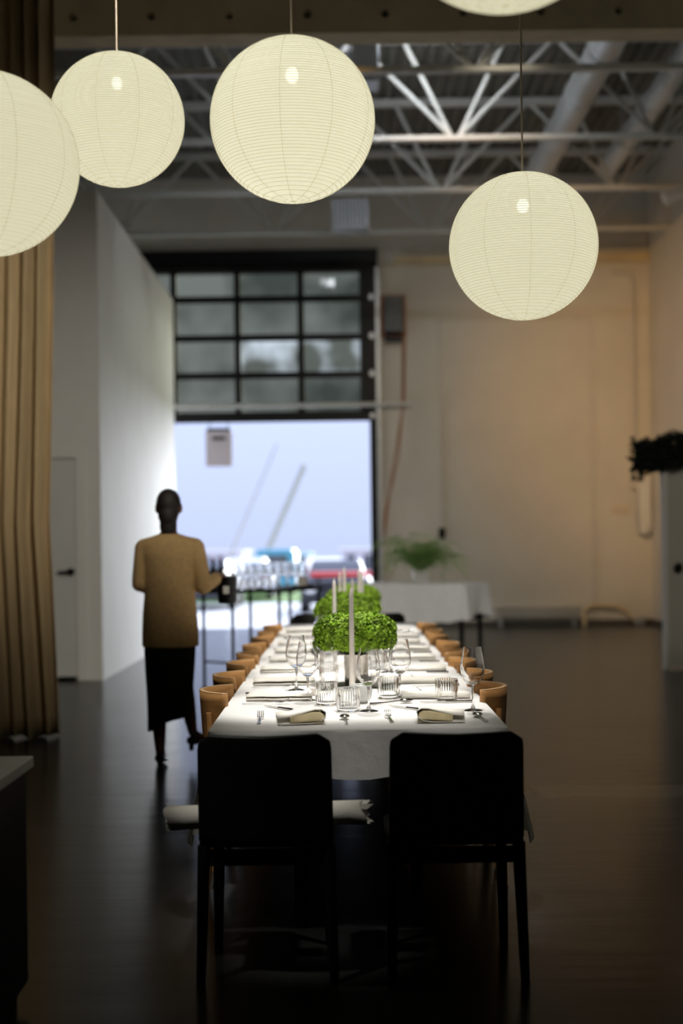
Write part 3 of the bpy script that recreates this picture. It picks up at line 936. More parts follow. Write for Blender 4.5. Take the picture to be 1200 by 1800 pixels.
dup(bc, (cxr - .03, 11.95, 0), PI, label='black chair at the far end of the long table, right one')

def wood_chair():
    t_ = thing('dining_chair', (0, 0, 0), '', 'chair')
    R = .222
    c = MB()
    g = []
    for j in range(7):
        f = j / 6
        row = []
        for i in range(25):
            a = math.radians(-61 + 122 * i / 24)
            endf = smooth01((abs(a) - .65) / .41)
            z = .575 + .225 * f + .05 * endf * (1 - f)
            rr_ = R + .014 * f
            row.append(Vector((rr_ * math.sin(a), -rr_ * math.cos(a), z)))
        g.append(row)
    c.loft(g, closed=False)
    o = bk_ = c.build('backrest', M['wood'], t_)
    s_ = o.modifiers.new('t', 'SOLIDIFY'); s_.thickness = .018; s_.offset = -1
    rim = [g[-1][i] + Vector((0, 0, .0005)) for i in range(25)]
    inn = [Vector((p.x * .925, p.y * .925, p.z)) for p in rim]
    c = MB(); c.loft([rim, inn], closed=False)
    o = c.build('edge_band', M['wood_edge'], bk_)
    s_ = o.modifiers.new('t', 'SOLIDIFY'); s_.thickness = .003; s_.offset = 0
    seat = []
    for i in range(24):
        a = 2 * PI * i / 24
        cx_, cy_ = math.cos(a), math.sin(a)
        seat.append((.205 * math.copysign(abs(cx_) ** .55, cx_), .02 + .195 * math.copysign(abs(cy_) ** .55, cy_)))
    c = MB(); c.loft([[Vector((x_ * k, y_ * k, z)) for x_, y_ in seat] for z, k in ((.432, .97), (.445, 1), (.455, .99))])
    c.build('seat', M['wood'], t_)
    for sx_ in (-1, 1):
        MB().tube([(sx_ * .17, -.20, 0), (sx_ * .165, -.17, .44), (sx_ * .16, -.185, .72)], [.013, .019, .012], 10).build('leg', M['wood'], t_)
        MB().cyl((sx_ * .18, .185, 0), (sx_ * .16, .15, .435), .013, .018).build('leg', M['wood'], t_)
    MB().box((0, -.168, .405), (.30, .02, .045)).build('apron', M['wood'], t_)
    return t_
wc = wood_chair()
ORD = ['first', 'second', 'third', 'fourth', 'fifth', 'sixth', 'seventh', 'eighth']
CY = [5.98 + .655 * k for k in range(8)]
LXc, RXc = TX0 + .112, TX1 - .112
first = True
for k in range(8):
    for side, X, rz in (('left', LXc, -PI / 2), ('right', RXc, PI / 2)):
        lab = '%s curved-back oak chair from the near end on the %s side of the table' % (ORD[k], side)
        loc = (X + random.uniform(-.012, .012), CY[k] + random.uniform(-.02, .02), 0)
        r = rz + random.uniform(-.05, .05)
        if first:
            wc.location = loc; wc.rotation_euler = (0, 0, r); wc['label'] = lab; wc['group'] = 'oak chairs along the table'; first = False
        else:
            dup(wc, loc, r, lab)

# rolled white linen on the left black chair
rl = thing('linen_roll', (cxl + .02, 4.72, .458), 'thick white linen roll lying across the seat of the left black chair', 'linen')
x0, x1 = at(289, 1445, 4.62).x - rl.location.x, at(640, 1440, 4.62).x - rl.location.x
c = MB()
pts = []
for i in range(56):
    a = 2 * PI * i / 18
    r = .012 + .036 * i / 55
    pts.append((r * math.cos(a) * 1.08, r * math.sin(a)))
rings = []
for k in range(13):
    f = k / 12
    X = x0 + (x1 - x0) * f
    sg = .006 * math.sin(f * 6)
    pin = 1 - .10 * math.sin(f * PI)
    rings.append([Vector((X + .012 * math.sin(i * .7) * (k in (0, 12)), p_[0] * pin, .049 + p_[1] * pin + abs(sg) * .5)) for i, p_ in enumerate(pts)])
c.loft(rings, closed=False)
o = c.build('rolled_cloth', M['linen'], rl)
s_ = o.modifiers.new('t', 'SOLIDIFY'); s_.thickness = .0035
c = MB()
for k in range(9):
    a = 2 * PI * k / 9
    c.quad([(x1 - .02, .035 * math.cos(a), .049 + .035 * math.sin(a)), (x1 + .022 + .012 * (k % 2), .042 * math.cos(a + .2), .049 + .040 * math.sin(a + .2)),
            (x1 + .012, .03 * math.cos(a + .6), .049 + .03 * math.sin(a + .6)), (x1 - .02, .03 * math.cos(a + .5), .049 + .03 * math.sin(a + .5))])
c.build('frayed_end', M['linen'], rl)
rl.rotation_euler = (0, math.radians(-1.0), 0)

# ------------------------------------------------------------------ table settings
def fold_mesh(length, depth, loop=.016, layers=3, flat=.0045, mat_=None, wob=.004):
    """serpentine section in (y,z), extruded along x"""
    sec = []
    z = .003
    d = depth / 2
    for l in range(layers):
        a, b = (-d, d) if l % 2 == 0 else (d, -d)
        h = flat if l < layers - 2 else loop
        for i in range(8):
            f = i / 7
            bulge = 0
            if l == layers - 1:
                bulge = .35 * loop * smooth01(1 - f)
            sec.append((a + (b - a) * f * (.96 if l == layers - 1 else 1), z + bulge))
        if l < layers - 1:
            sgn = 1 if b > 0 else -1
            nz_ = z + h
            for i in range(1, 7):
                t_ = -PI / 2 + PI * i / 7
                sec.append((b + sgn * (h / 2 + .2 * h) * math.cos(t_), z + h / 2 + h / 2 * math.sin(t_)))
            z = nz_
    c = MB()
    rings = []
    for k in range(10):
        x_ = -length / 2 + length * k / 9
        rings.append([Vector((x_ + .004 * math.sin(y_ * 40 + k), y_ + wob * math.sin(k * .8 + z_ * 80), z_ + .0007 * math.sin(k * 1.7 + y_ * 30) + .0008)) for y_, z_ in sec])
    c.loft(rings, closed=False)
    return c.mesh('napkin', mat_ or M['linen'])
def napkin(me, loc, rz, label, group):
    o = share('napkin', me, None, loc, (0, 0, rz))
    s_ = o.modifiers.new('t', 'SOLIDIFY'); s_.thickness = .0022; s_.offset = 0
    return tag(o, label, 'napkin', group)
side_a = fold_mesh(.285, .165, .012, 3, flat=.003)
side_b = fold_mesh(.27, .18, .009, 4, flat=.003)
end_a = fold_mesh(.30, .15, .030, 3, mat_=M['linen'], wob=.008)
inner_a = None
# napkins of the two near-end places, folded loop towards the camera
for i, (px, py, flip, who) in enumerate(((527, 1262, 0, 'left'), (768, 1261, PI, 'right'))):
    P = on_z(px, py, TOP)
    P.y = 5.27
    P.x = (px - HX) / F * P.y + .0
    t_ = thing('folded_napkin', (P.x, P.y, TOP), 'ivory napkin folded into a loop at the near table end before the %s black chair' % who, 'napkin', 'napkins of the near end places', rz=(PI / 2 + .04 if not flip else -PI / 2 - .04))
    # section seen from the front: build with x = depth, y = across
    sg = 1
    sec = []
    W2 = .088
    path = [(-W2, .002), (-.03, .003), (.03, .004), (.062, .009), (.082, .022), (.085, .036), (.070, .046), (.045, .046), (.0, .034), (-.045, .023), (-W2, .018)]
    rings = []
    for k in range(9):
        f = k / 8
        x_ = .16 - .32 * f if flip else -.16 + .32 * f
        hgt = 1 - .45 * smooth01(f * 1.3)
        rings.append([Vector((x_ + (-1 if flip else 1) * (0 if q_ < 5 else .055) * (1 - f) + .006 * math.sin(y_ * 20), (y_ - .012 * f) * -1, z_ * hgt + .0012)) for q_, (y_, z_) in enumerate(path)])
    c = MB(); c.loft(rings, closed=False)
    o = c.build('outer_fold', M['linen'], t_)
    s_ = o.modifiers.new('t', 'SOLIDIFY'); s_.thickness = .0024; s_.offset = 0
    path2 = [(y_ * .93 - .002, z_ * .80 + .0042) for y_, z_ in path[1:-1]]
    rings = []
    for k in range(22):
        f = k / 21
        x_ = .152 - .28 * f if flip else -.152 + .28 * f
        hgt = (.30 + .70 * smooth01(f * 7)) * (1 - .45 * smooth01(f * 1.3))
        rings.append([Vector((x_, (y_ - .012 * f) * -1, z_ * hgt + .0012)) for y_, z_ in path2])
    c = MB(); c.loft(rings, closed=False)
    o = c.build('inner_fold', M['linen_shade'], t_)
    s_ = o.modifiers.new('t', 'SOLIDIFY'); s_.thickness = .002; s_.offset = 0
for k in range(8):
    for side, X, rz in (('left', TX0 + .20, -PI / 2), ('right', TX1 - .20, PI / 2)):
        me = side_a if (k + (side == 'right')) % 2 else side_b
        napkin(me, (X + random.uniform(-.012, .012), CY[k] + .02, TOP), PI * (k % 3 == 1) + random.uniform(-.03, .03),
               'folded ivory napkin before the %s oak chair from the near end, %s side' % (ORD[k], side), 'folded napkins along the table')
# small card lying under the near-left napkin
for i, (px, py, label) in enumerate(((455, 1232, 'white menu card lying before the first oak chair on the left side'), )):
    P = on_z(px, py, TOP)

def fork_mesh():
    c = MB()
    c.loft([[Vector((x_, y_, z_ + dz)) for x_, dz in ((-w_, 0), (w_, 0), (w_, .002), (-w_, .002))] for y_, w_, z_ in
            ((-.10, .007, .002), (-.06, .0055, .0025), (0, .003, .005), (.03, .003, .007), (.042, .010, .006), (.055, .013, .006))])
    for k in range(4):
        x_ = -.0102 + .0068 * k
        c.tube([(x_, .054, .007), (x_, .07, .009), (x_, .085, .015), (x_, .097, .025)], [.0022, .002, .0018, .0012], 6)
    return c.mesh('fork', M['steel'])
def knife_mesh():
    c = MB()
    c.tube([(0, -.11, .005), (0, -.06, .005), (0, 0, .005)], [.006, .005, .0042], 8)
    c.loft([[Vector((x_, y_, z_)) for x_, z_ in ((-.001, .002), (w_, .003), (w_, .0045), (-.001, .006))] for y_, w_ in ((0, .008), (.03, .013), (.08, .012), (.105, .003))])
    return c.mesh('knife', M['steel'])
def spoon_mesh():
    c = MB()
    c.tube([(0, -.10, .003), (0, -.03, .006), (0, .035, .010)], [.006, .003, .003], 8)
    c.ball((0, .062, .011), (.019, .029, .009), 14, 8)
    return c.mesh('spoon', M['steel'])
FK, KN, SN = fork_mesh(), knife_mesh(), spoon_mesh()
def cutlery(me, name, px, py, rz, label, dy=0.0):
    P = on_z(px, py, TOP)
    o = share(name, me, None, (P.x, max(P.y, 5.12) + dy, TOP + .0005), (0, 0, rz))
    tag(o, label, 'cutlery', 'cutlery at the near table end')
    return o
cutlery(FK, 'fork', 456, 1268, .02, 'silver fork left of the near-left folded napkin', .02)
cutlery(FK, 'fork', 685, 1266, .06, 'silver fork left of the near-right folded napkin', .02)
cutlery(KN, 'knife', 489, 1246, .6, 'silver butter knife lying askew behind the near-left napkin')
cutlery(KN, 'knife', 714, 1246, .65, 'silver butter knife lying askew behind the near-right napkin')
cutlery(SN, 'spoon', 689, 1237, -1.2, 'dark round-bowled spoon between the middle wine glass and tumbler')
cutlery(SN, 'spoon', 607, 1268, .05, 'silver spoon handle in the middle of the near table edge', .0)
cutlery(SN, 'spoon', 845, 1264, .12, 'silver spoon at the right near corner of the table', .0)
for k in range(8):
    for side, sgn in (('left', 1), ('right', -1)):
        X = (TX0 + .16) if side == 'left' else (TX1 - .16)
        rz = -PI / 2 if side == 'left' else PI / 2
        for me, name, dy in ((FK, 'fork', -.17), (KN, 'knife', .20)):
            o = share(name, me, None, (X, CY[k] + dy * sgn * (1 if name == 'fork' else 1), TOP + .0005), (0, 0, rz))
            tag(o, 'silver %s beside the napkin of the %s oak chair on the %s side' % (name, ORD[k], side), 'cutlery', 'cutlery along the table')

# glasses
def wine_glass(h=.245, R=.047):
    t_ = thing('wine_glass', (0, 0, 0), '', 'glass')
    bowl = [(.006, .098), (.018, .102), (.034, .118), (.045, .142), (R, .165), (R - .002, .19), (R - .008, .222), (R - .012, h)]
    bowl = [(0, .0985)] + bowl + [(r_ - .0011, z_ + .0016 * (z_ < .13)) for r_, z_ in bowl[::-1]][:-1] + [(0, .102)]
    MB().lathe(bowl, 36).build('bowl', M['solid_glass'], t_)
    MB().lathe([(0, .099), (.0065, .0985), (.0042, .085), (.0038, .05), (.0045, .022), (.010, .008), (.033, .0025), (.037, .0012), (.037, .0), (0, 0)], 28).build('stem', M['solid_glass'], t_)
    return t_
wg = wine_glass()
wg['group'] = 'stemmed wine glasses on the table'
def place_wg(loc, label, state=[True]):
    if state[0]:
        wg.location = loc; wg['label'] = label; state[0] = False
    else:
        dup(wg, loc, random.uniform(0, 6), label)
for px, py, lab in ((831, 1249, 'tall wine glass at the near right corner, beside the first oak chair'),
                    (648, 1250, 'tall wine glass just right of the foremost taper candle'),
                    (703, 1226, 'tall wine glass behind the right ribbed tumbler, near the curly green mound'),
                    (541, 1231, 'tall wine glass left of the taper candle, the nearer of two'),
                    (521, 1213, 'tall wine glass left of the taper candle, the farther of two')):
    P = on_z(px, py, TOP)
    place_wg((P.x, P.y, TOP), lab)
for k in range(2, 8):
    place_wg((TX0 + .36, CY[k] + .16, TOP), 'wine glass behind the napkin of the %s oak chair, left side' % ORD[k])
    place_wg((TX1 - .355, CY[k] - .12, TOP), 'wine glass behind the napkin of the %s oak chair, right side' % ORD[k])
def tumbler(h=.09, R=.046):
    t_ = thing('ribbed_tumbler', (0, 0, 0), '', 'glass')
    tw = MB()
    tw.lathe([(R - .003, .0125), (R - .001, .03), (R, .06), (R, h)], 56, flute=.0012)
    tw.lathe([(R - .005, .0125), (R - .0045, .03), (R - .0042, .06), (R - .0042, h)], 56)
    bm = tw.bm; bm.verts.ensure_lookup_table()
    for lvl in (0, 3):
        for k in range(56):
            q_ = [bm.verts[lvl * 56 + k], bm.verts[lvl * 56 + (k + 1) % 56], bm.verts[224 + lvl * 56 + (k + 1) % 56], bm.verts[224 + lvl * 56 + k]]
            bm.faces.new(q_)
    tw.build('wall', M['pressed_glass'], t_)
    MB().lathe([(0, .012), (R - .004, .012), (R - .003, .008), (R - .006, 0), (0, 0)], 40).build('base', M['pressed_glass'], t_)
    MB().tube([(R * math.cos(2 * PI * k / 32), R * math.sin(2 * PI * k / 32), h) for k in range(32)], .0012, 5, closed=True).build('rim', M['solid_glass'], t_)
    return t_
tb = tumbler(); tb['group'] = 'ribbed tumblers on the table'
def place_tb(loc, label, state=[True]):
    if state[0]:
        tb.location = loc; tb['label'] = label; state[0] = False
    else:
        dup(tb, loc, random.uniform(0, 6), label)
for px, py, lab in ((612, 1250, 'ribbed glass tumbler right before the foremost taper candle'),
                    (574, 1238, 'ribbed glass tumbler between the left wine glasses and the taper candle'),
                    (683, 1227, 'ribbed glass tumbler right of the middle wine glass'),
                    (785, 1232, 'ribbed glass tumbler standing alone left of the corner wine glass'),
                    (578, 1205, 'ribbed glass tumbler behind the lit votive, left of the metal vase')):
    P = on_z(px, py, TOP)
    place_tb((P.x, P.y, TOP), lab)
for k in range(2, 8):
    place_tb((TX0 + .40, CY[k] + .03, TOP), 'ribbed tumbler by the napkin of the %s oak chair, left side' % ORD[k])
    place_tb((TX1 - .40, CY[k] + .05, TOP), 'ribbed tumbler by the napkin of the %s oak chair, right side' % ORD[k])

# votives
def votive(px, py, label):
    P = on_z(px, py, TOP)
    t_ = thing('votive_candle', (P.x, P.y, TOP), label, 'candle', 'votive candles in glass cups')
    MB().lathe([(0, .003), (.026, .003), (.028, .01), (.033, .06)], 24).build('glass_cup', M['tumbler'], t_)
    wx = MB().lathe([(0, .004), (.0245, .004), (.0245, .032), (0, .032)], 20).build('wax', M['wax'], t_)
    MB().ball((0, 0, .046), (.004, .004, .009), 8, 6).build('flame', M['flame'], wx)
    MB().cyl((0, 0, .031), (0, 0, .040), .001, n=5).build('wick', M['wick'], wx)
votive(556, 1222, 'small lit votive candle between the left wine glasses and tumblers')
votive(664, 1208, 'small lit votive candle right of the metal vase base')
# salt cellar shaped round white bowl behind the centre tumbler
P = on_z(629, 1236, TOP)
t_ = thing('white_bowl', (P.x + .01, P.y + .02, TOP), 'small round white bowl partly behind the centre tumbler', 'bowl')
MB().lathe([(0, .0), (.028, .0), (.045, .02), (.05, .045), (.046, .068), (.040, .075), (.037, .073), (.043, .06), (.044, .04), (.035, .012), (0, .009)], 28).build('bowl', M['ceramic'], t_)
MB().lathe([(0, .05), (.0425, .05)], 20).build('salt', M['paper_card'], t_)

# taper candles
def taper(X, Y, h, label):
    t_ = thing('taper_candle', (X, Y, TOP), label, 'candle', 'tall ivory taper candles')
    wx = MB().lathe([(0, 0), (.0135, 0), (.0135, .02), (.0125, .1), (.0098, h - .03), (.007, h - .012), (.0025, h), (0, h)], 16).build('wax', M['wax'], t_)
    MB().tube([(0, 0, h - .002), (.001, 0, h + .008), (.003, 0, h + .014)], .0011, 5).build('wick', M['wick'], wx)
    MB().lathe([(0, 0), (.03, 0), (.03, .006), (.017, .008), (.0165, .022), (.014, .022), (.0138, .004), (0, .003)], 20).build('holder', M['glass'], t_)
P = at(619, 1197, 6.28)
taper(P.x, 6.28, .455, 'foremost tall ivory taper candle standing before the metal vase')
for i, (px, Y, h, lab) in enumerate(((588, 8.0, .45, 'tall taper candle left behind the nearest green mound'), (637, 8.9, .47, 'tall taper candle right of centre behind the nearest green mound'),
        (598, 9.6, .46, 'tall taper candle left before the farthest green mound'), (606, 10.1, .48, 'tall taper candle, farthest one left of centre'), (620, 9.35, .42, 'tall taper candle seen just behind the tip of the foremost one'), (632, 10.15, .47, 'tall taper candle, farthest one right of centre'))):
    taper(at(px, 1100, Y).x, Y, h, lab)

# curly green mounds in metal vases
def mound_mesh(seed=1, R=(.195, .17, .105)):
    rnd = random.Random(seed)
    c = MB()
    bm = c.bm
    lumps = [(rnd.uniform(-1, 1), rnd.uniform(-1, 1), rnd.uniform(-.3, 1)) for _ in range(34)]
    lumps = [Vector(l).normalized() for l in lumps]
    for i in range(7500):
        z = rnd.uniform(-.62, 1)
        a = rnd.uniform(0, 2 * PI)
        q = math.sqrt(1 - z * z)
        nrm = Vector((q * math.cos(a), q * math.sin(a), z))
        near = max(nrm.dot(l) for l in lumps)
        rr_ = .80 + .22 * max(0, (near - .75) / .25) + rnd.uniform(-.05, .05)
        p_ = Vector((nrm.x * R[0], nrm.y * R[1], nrm.z * R[2])) * rr_
        s = rnd.uniform(.004, .0085)
        t1_ = nrm.orthogonal().normalized()
        t1_.rotate(Matrix.Rotation(rnd.uniform(0, 6.28), 3, nrm))
        tilt = rnd.uniform(-.9, .9)
        nn = (nrm + t1_ * tilt + Vector((rnd.uniform(-.5, .5), rnd.uniform(-.5, .5), rnd.uniform(-.3, .5)))).normalized()
        u = nn.orthogonal().normalized(); v = nn.cross(u)
        ang = rnd.uniform(0, 6.28)
        u2 = u * math.cos(ang) + v * math.sin(ang); v2 = nn.cross(u2)
        a_ = bm.verts.new(p_ - u2 * s - v2 * s * .6 + nn * s * .5)
        b_ = bm.verts.new(p_ - v2 * s * .7)
        c_ = bm.verts.new(p_ + u2 * s - v2 * s * .5 + nn * s * .6)
        d_ = bm.verts.new(p_ + u2 * s * .8 + v2 * s * .8 - nn * s * .2)
        e_ = bm.verts.new(p_ - u2 * s * .8 + v2 * s * .7 + nn * s * .4)
        bm.faces.new((a_, b_, e_)); bm.faces.new((b_, d_, e_)); bm.faces.new((b_, c_, d_))
    return c.mesh('foliage', M['leaf'], smooth=False, fix=False)
MM = [mound_mesh(1), mound_mesh(2)]
def mound(px, Y, label, sc=1.0, mi_=0, zoff=0.0):
    P = at(px, 1100, Y)
    t_ = thing('green_centrepiece', (P.x, Y, TOP), label, 'centrepiece', 'curly green mounds in metal vases')
    MB().lathe([(0, 0), (.05, 0), (.053, .004), (.055, .05), (.057, .14), (.059, .145), (.056, .146), (.053, .14), (.05, .01), (0, .008)], 36).build('vase', M['vase_steel'], t_)
    o = share('foliage', MM[mi_], t_, (0, 0, .235 + zoff), (0, 0, Y)); o.scale = (sc, sc, sc); o['kind'] = 'stuff'
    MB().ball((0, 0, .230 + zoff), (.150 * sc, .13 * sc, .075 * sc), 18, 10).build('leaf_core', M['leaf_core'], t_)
    s_ = MB()
    for k in range(12):
        a = 2 * PI * k / 12
        s_.tube([(.025 * math.cos(a), .025 * math.sin(a), .05), (.035 * math.cos(a), .035 * math.sin(a), .15), (.07 * math.cos(a), .07 * math.sin(a), .21)], .004, 5)
    s_.build('stems', M['leaf_core'], t_)
mound(625, 6.52, 'bright curly green mound in a metal vase, the nearest and sharpest', 1.0, 0)
mound(612, 8.5, 'curly green mound in a metal vase, second along the table', 1.08, 1, .01)
mound(622, 10.6, 'curly green mound in a metal vase, farthest along the table', 1.15, 0, .0)

# ------------------------------------------------------------------ side table with fern
C1 = at(815, 1027, 18.0)
SH = C1.z
ang = math.atan2(.46, .36)
st_u = Vector((-.92, .39, 0)).normalized()      # long side, to the left and back
st_v = Vector((st_u.y, -st_u.x, 0)) * 1.0      # short side, to the right and back
st_v = Vector((.39, .92, 0)).normalized()
st_v = Vector((0.55, 0.835, 0)).normalized()
st_u = Vector((-st_v.y, st_v.x, 0))
sw, sd = 1.9, .68
ctr = Vector((C1.x, C1.y, 0)) + st_u * sw / 2 + st_v * sd / 2
sa = math.atan2(-st_u.y, -st_u.x)
stb = thing('side_table', ctr, 'side table on black legs under a white cloth near the back wall', 'table', rz=sa)
MB().box((0, 0, SH - .02), (sw - .01, sd - .01, .03)).build('tabletop', M['black_metal'], stb)
for sx_ in (-1, 1):
    for sy_ in (-1, 1):
        MB().box((sx_ * (sw / 2 - .09), sy_ * (sd / 2 - .09), (SH - .035) / 2), (.055, .055, SH - .035), taper=.8).build('leg', M['black_metal'], stb)
per = rrect(-sw / 2, sw / 2, -sd / 2, sd / 2, .03, 14, 40)
rings = [[Vector((x_ * .9, y_ * .9, SH)) for x_, y_ in per]]
for j in range(9):
    f = j / 8
    ring = []
    for i, (x_, y_) in enumerate(per):
        cd_ = max(0, 1 - min(math.hypot(x_ - a, y_ - b) for a in (-sw / 2, sw / 2) for b in (-sd / 2, sd / 2)) / .25)
        right = smooth01((x_ - sw / 2 + .25) / .25)
        d = .50 - .12 * right + .08 * cd_ + .012 * math.sin(x_ * 7)
        nx, ny = x_ / (sw / 2), y_ / (sd / 2)
        ox = (1 if abs(nx) > .99 else 0) * math.copysign(1, x_); oy = (1 if abs(ny) > .99 else 0) * math.copysign(1, y_)
        o_ = .006 + f * (.012 + .012 * math.sin(x_ * 17 + y_ * 13) + .05 * cd_)
        ring.append(Vector((x_ + ox * o_, y_ + oy * o_, SH + .001 - d * f)))
    rings.append(ring)
c = MB(); c.loft(rings, cap=False); c.bm.verts.ensure_lookup_table(); c.bm.faces.new([c.bm.verts[i] for i in range(len(per))])
o = c.build('tablecloth', M['cloth']); o.location = ctr; o.rotation_euler = (0, 0, sa)
tag(o, 'white cloth draped over the side table with the fern', 'tablecloth')
Pf = at(737, 1019, 18.55)
fe = thing('fern_arrangement', (Pf.x, 18.55, SH + .002), 'feathery green fern arrangement with pale flowers in a glass vase on the side table', 'plant')
fe.scale = (1.18, 1.18, 1.22)
MB().lathe([(0, .004), (.07, .004), (.085, .06), (.08, .13), (.07, .16)], 24).build('vase', M['tumbler'], fe)
rnd = random.Random(5)
fr = MB(); 
def frond(c, base, az, ln, rise, droop, rnd, wmax=.05):
    d = Vector((math.cos(az), math.sin(az), 0))
    pts = []
    for i in range(13):
        f = i / 12
        pts.append(Vector(base) + d * ln * f + Vector((0, 0, rise * math.sin(f * PI * .62) - droop * f * f)))
    c.tube(pts[::3], [.004, .003, .002, .0015, .001][:len(pts[::3])], 4)
    s = d.cross(Vector((0, 0, 1)))
    for i in range(1, 13):
        w_ = wmax * math.sin(PI * min(1, i / 12 * .9 + .1)) + .012
        for sg in (-1, 1):
            p0 = pts[i]; tip = p0 + s * sg * w_ + d * w_ * .5 + Vector((0, 0, rnd.uniform(-.02, .02)))
            m_ = (p0 + tip) / 2
            c.bm.faces.new([c.bm.verts.new(v) for v in (p0, m_ - d * .011, tip, m_ + d * .013 + Vector((0, 0, .006)))])
for k in range(90):
    az = rnd.uniform(0, 2 * PI)
    frond(fr, (0, 0, .12), az, rnd.uniform(.24, .58), rnd.uniform(.16, .46), rnd.uniform(.06, .34), rnd, .085)
fr.build('fronds', M['fern'], fe, smooth=False, fix=False)['kind'] = 'stuff'
for k in range(9):
    a = rnd.uniform(0, 6.28); r = rnd.uniform(.05, .2)
    f_ = MB()
    c0 = Vector((r * math.cos(a), r * math.sin(a), rnd.uniform(.3, .5)))
    for q_ in range(6):
        b = q_ * PI / 3
        f_.ball(c0 + Vector((.016 * math.cos(b), .016 * math.sin(b), .004)), (.014, .014, .008), 8, 5)
    f_.ball(c0 + Vector((0, 0, .006)), .010, 8, 5).tube([c0, (c0.x * .4, c0.y * .4, .14)], .002, 4)
    f_.build('flower', M['flower'], fe)

# ------------------------------------------------------------------ bar table with glassware, left behind the person
Bc = at(408, 1037, 13.3)
BH = Bc.z
bt_v = Vector((-.62, .55, 0)).normalized()
bt_u = Vector((-bt_v.y, bt_v.x, 0)) * -1.0
bw_, bd_ = 1.22, .42
bctr = Vector((Bc.x, Bc.y, 0)) + bt_u * bw_ / 2 + bt_v * bd_ / 2
ba = math.atan2(bt_u.y, bt_u.x)
bt = thing('bar_table', bctr, 'black metal bar table crowded with glassware in front of the open door', 'table', rz=ba)
MB().box((0, 0, BH - .02), (bw_ + .04, bd_ + .04, .035)).build('tabletop', M['black_metal'], bt, bevel=.004)
for sx_ in (-1, .05, 1):
    for sy_ in (-1, 1):
        MB().box((sx_ * (bw_ / 2 - .012), sy_ * (bd_ / 2 - .012), (BH - .04 + .06) / 2), (.022, .022, BH - .04 - .06)).build('leg', M['black_metal'], bt)
        MB().cyl((sx_ * (bw_ / 2 - .012) - .012, sy_ * (bd_ / 2 - .012), .032), (sx_ * (bw_ / 2 - .012) + .012, sy_ * (bd_ / 2 - .012), .032), .032, n=14).build('caster', M['black_metal'], bt)
zr = at(385, 1165, 13.4).z
for sx_ in (-1, 1):
    MB().box((sx_ * (bw_ / 2 - .012), 0, zr), (.02, bd_ - .03, .02)).build('rail', M['black_metal'], bt)
def on_bar(u, v):
    return bctr + Matrix.Rotation(ba, 3, 'Z') @ Vector((u, v, 0)) + Vector((0, 0, BH - .001))
rnd = random.Random(3)
for r_ in range(3):
    for k in range(7):
        loc = on_bar(-.30 + k * .125 + r_ * .02, -.13 + r_ * .12)
        dup(wg, loc, 0, 'wine glass on the bar table, %s from the left in the %s row' % (ORD[k], ('front', 'middle', 'back')[r_]), 'wine glasses on the bar table')
for k in range(5):
    dup(tb, on_bar(-.42 + k * .1, -.17), 0, 'ribbed tumbler at the front edge of the bar table, %s from the left' % ORD[k], 'tumblers on the bar table')
t_ = thing('pillar_candle', on_bar(.47, -.10), 'white pillar candle on a small tray at the right end of the bar table', 'candle')
MB().lathe([(0, .008), (.05, .008), (.05, .10), (.044, .106), (.03, .10), (0, .098)], 24).build('wax', M['wax'], t_)
MB().lathe([(0, 0), (.11, 0), (.12, .012), (.115, .014), (.105, .006), (0, .006)], 28).build('tray', M['steel'], t_)
MB().cyl((0, 0, .098), (0, 0, .115), .0015, n=5).build('wick', M['black_metal'], t_)
t_ = thing('ice_bucket', on_bar(-.50, -.02), 'round white bucket at the left end of the bar table', 'bucket')
MB().lathe([(0, 0), (.06, 0), (.085, .03), (.095, .09), (.09, .14), (.085, .14), (.09, .09), (.08, .035), (0, .01)], 28).build('bucket', M['ceramic'], t_)
MB().tube([(.093 * math.cos(a), .093 * math.sin(a), .135) for a in [2 * PI * k / 24 for k in range(24)]], .005, 6, closed=True).build('rim', M['ceramic'], t_)
for k, (u, v) in enumerate(((-.53, .13), (-.42, .14))):
    t_ = thing('bottle', on_bar(u, v), 'dark bottle at the back left end of the bar table, %s' % ('outer one' if k == 0 else 'inner one'), 'bottle', 'bottles on the bar table')
    bo_ = MB().lathe([(0, 0), (.036, 0), (.038, .01), (.038, .16), (.03, .19), (.014, .215), (.013, .28), (0, .28)], 20).build('body', M['black_metal'], t_)
    MB().lathe([(.0385, .05), (.0385, .12)], 20).build('label', M['ceramic'], bo_)
    MB().cyl((0, 0, .275), (0, 0, .295), .0145).build('cap', M['red'], t_)

# ------------------------------------------------------------------ person
pb_ = at(302, 1345, 9.05)
pe = thing('person', (pb_.x, 9.05, 0), 'person seen from behind walking in a tan jacket, long black skirt and black shoes', 'person')
c = MB()
c.ball((0, .015, 1.655), (.074, .092, .105), 24, 16)
c.ball((0, .05, 1.60), (.055, .06, .07), 16, 10)          # jaw
c.chain([(0, .105, 1.66), (0, .128, 1.632)], [.012, .016])  # nose
c.ball((0, .108, 1.592), (.026, .012, .008), 10, 6)        # mouth
for sx_ in (-1, 1):
    c.ball((sx_ * .03, .096, 1.672), (.016, .012, .010), 10, 6)   # eyes
    c.ball((sx_ * .076, .01, 1.645), (.012, .022, .033), 10, 8)   # ears
c.chain([(0, -.01, 1.42), (0, 0, 1.50), (0, .01, 1.58)], [.075, .052, .052])
c.ball((0, 0, 1.33), (.165, .105, .16), 20, 12); c.ball((0, 0, 1.13), (.135, .095, .2), 20, 12); c.ball((0, 0, .95), (.16, .12, .14), 20, 12)
c.chain([(-.05, 0, 1.43), (-.145, 0, 1.385), (-.182, -.015, 1.16), (-.135, .19, 1.14)], [.055, .05, .036, .026])
c.chain([(.05, 0, 1.43), (.15, 0, 1.385), (.21, -.01, 1.15), (.285, .22, 1.20)], [.055, .05, .038, .026])
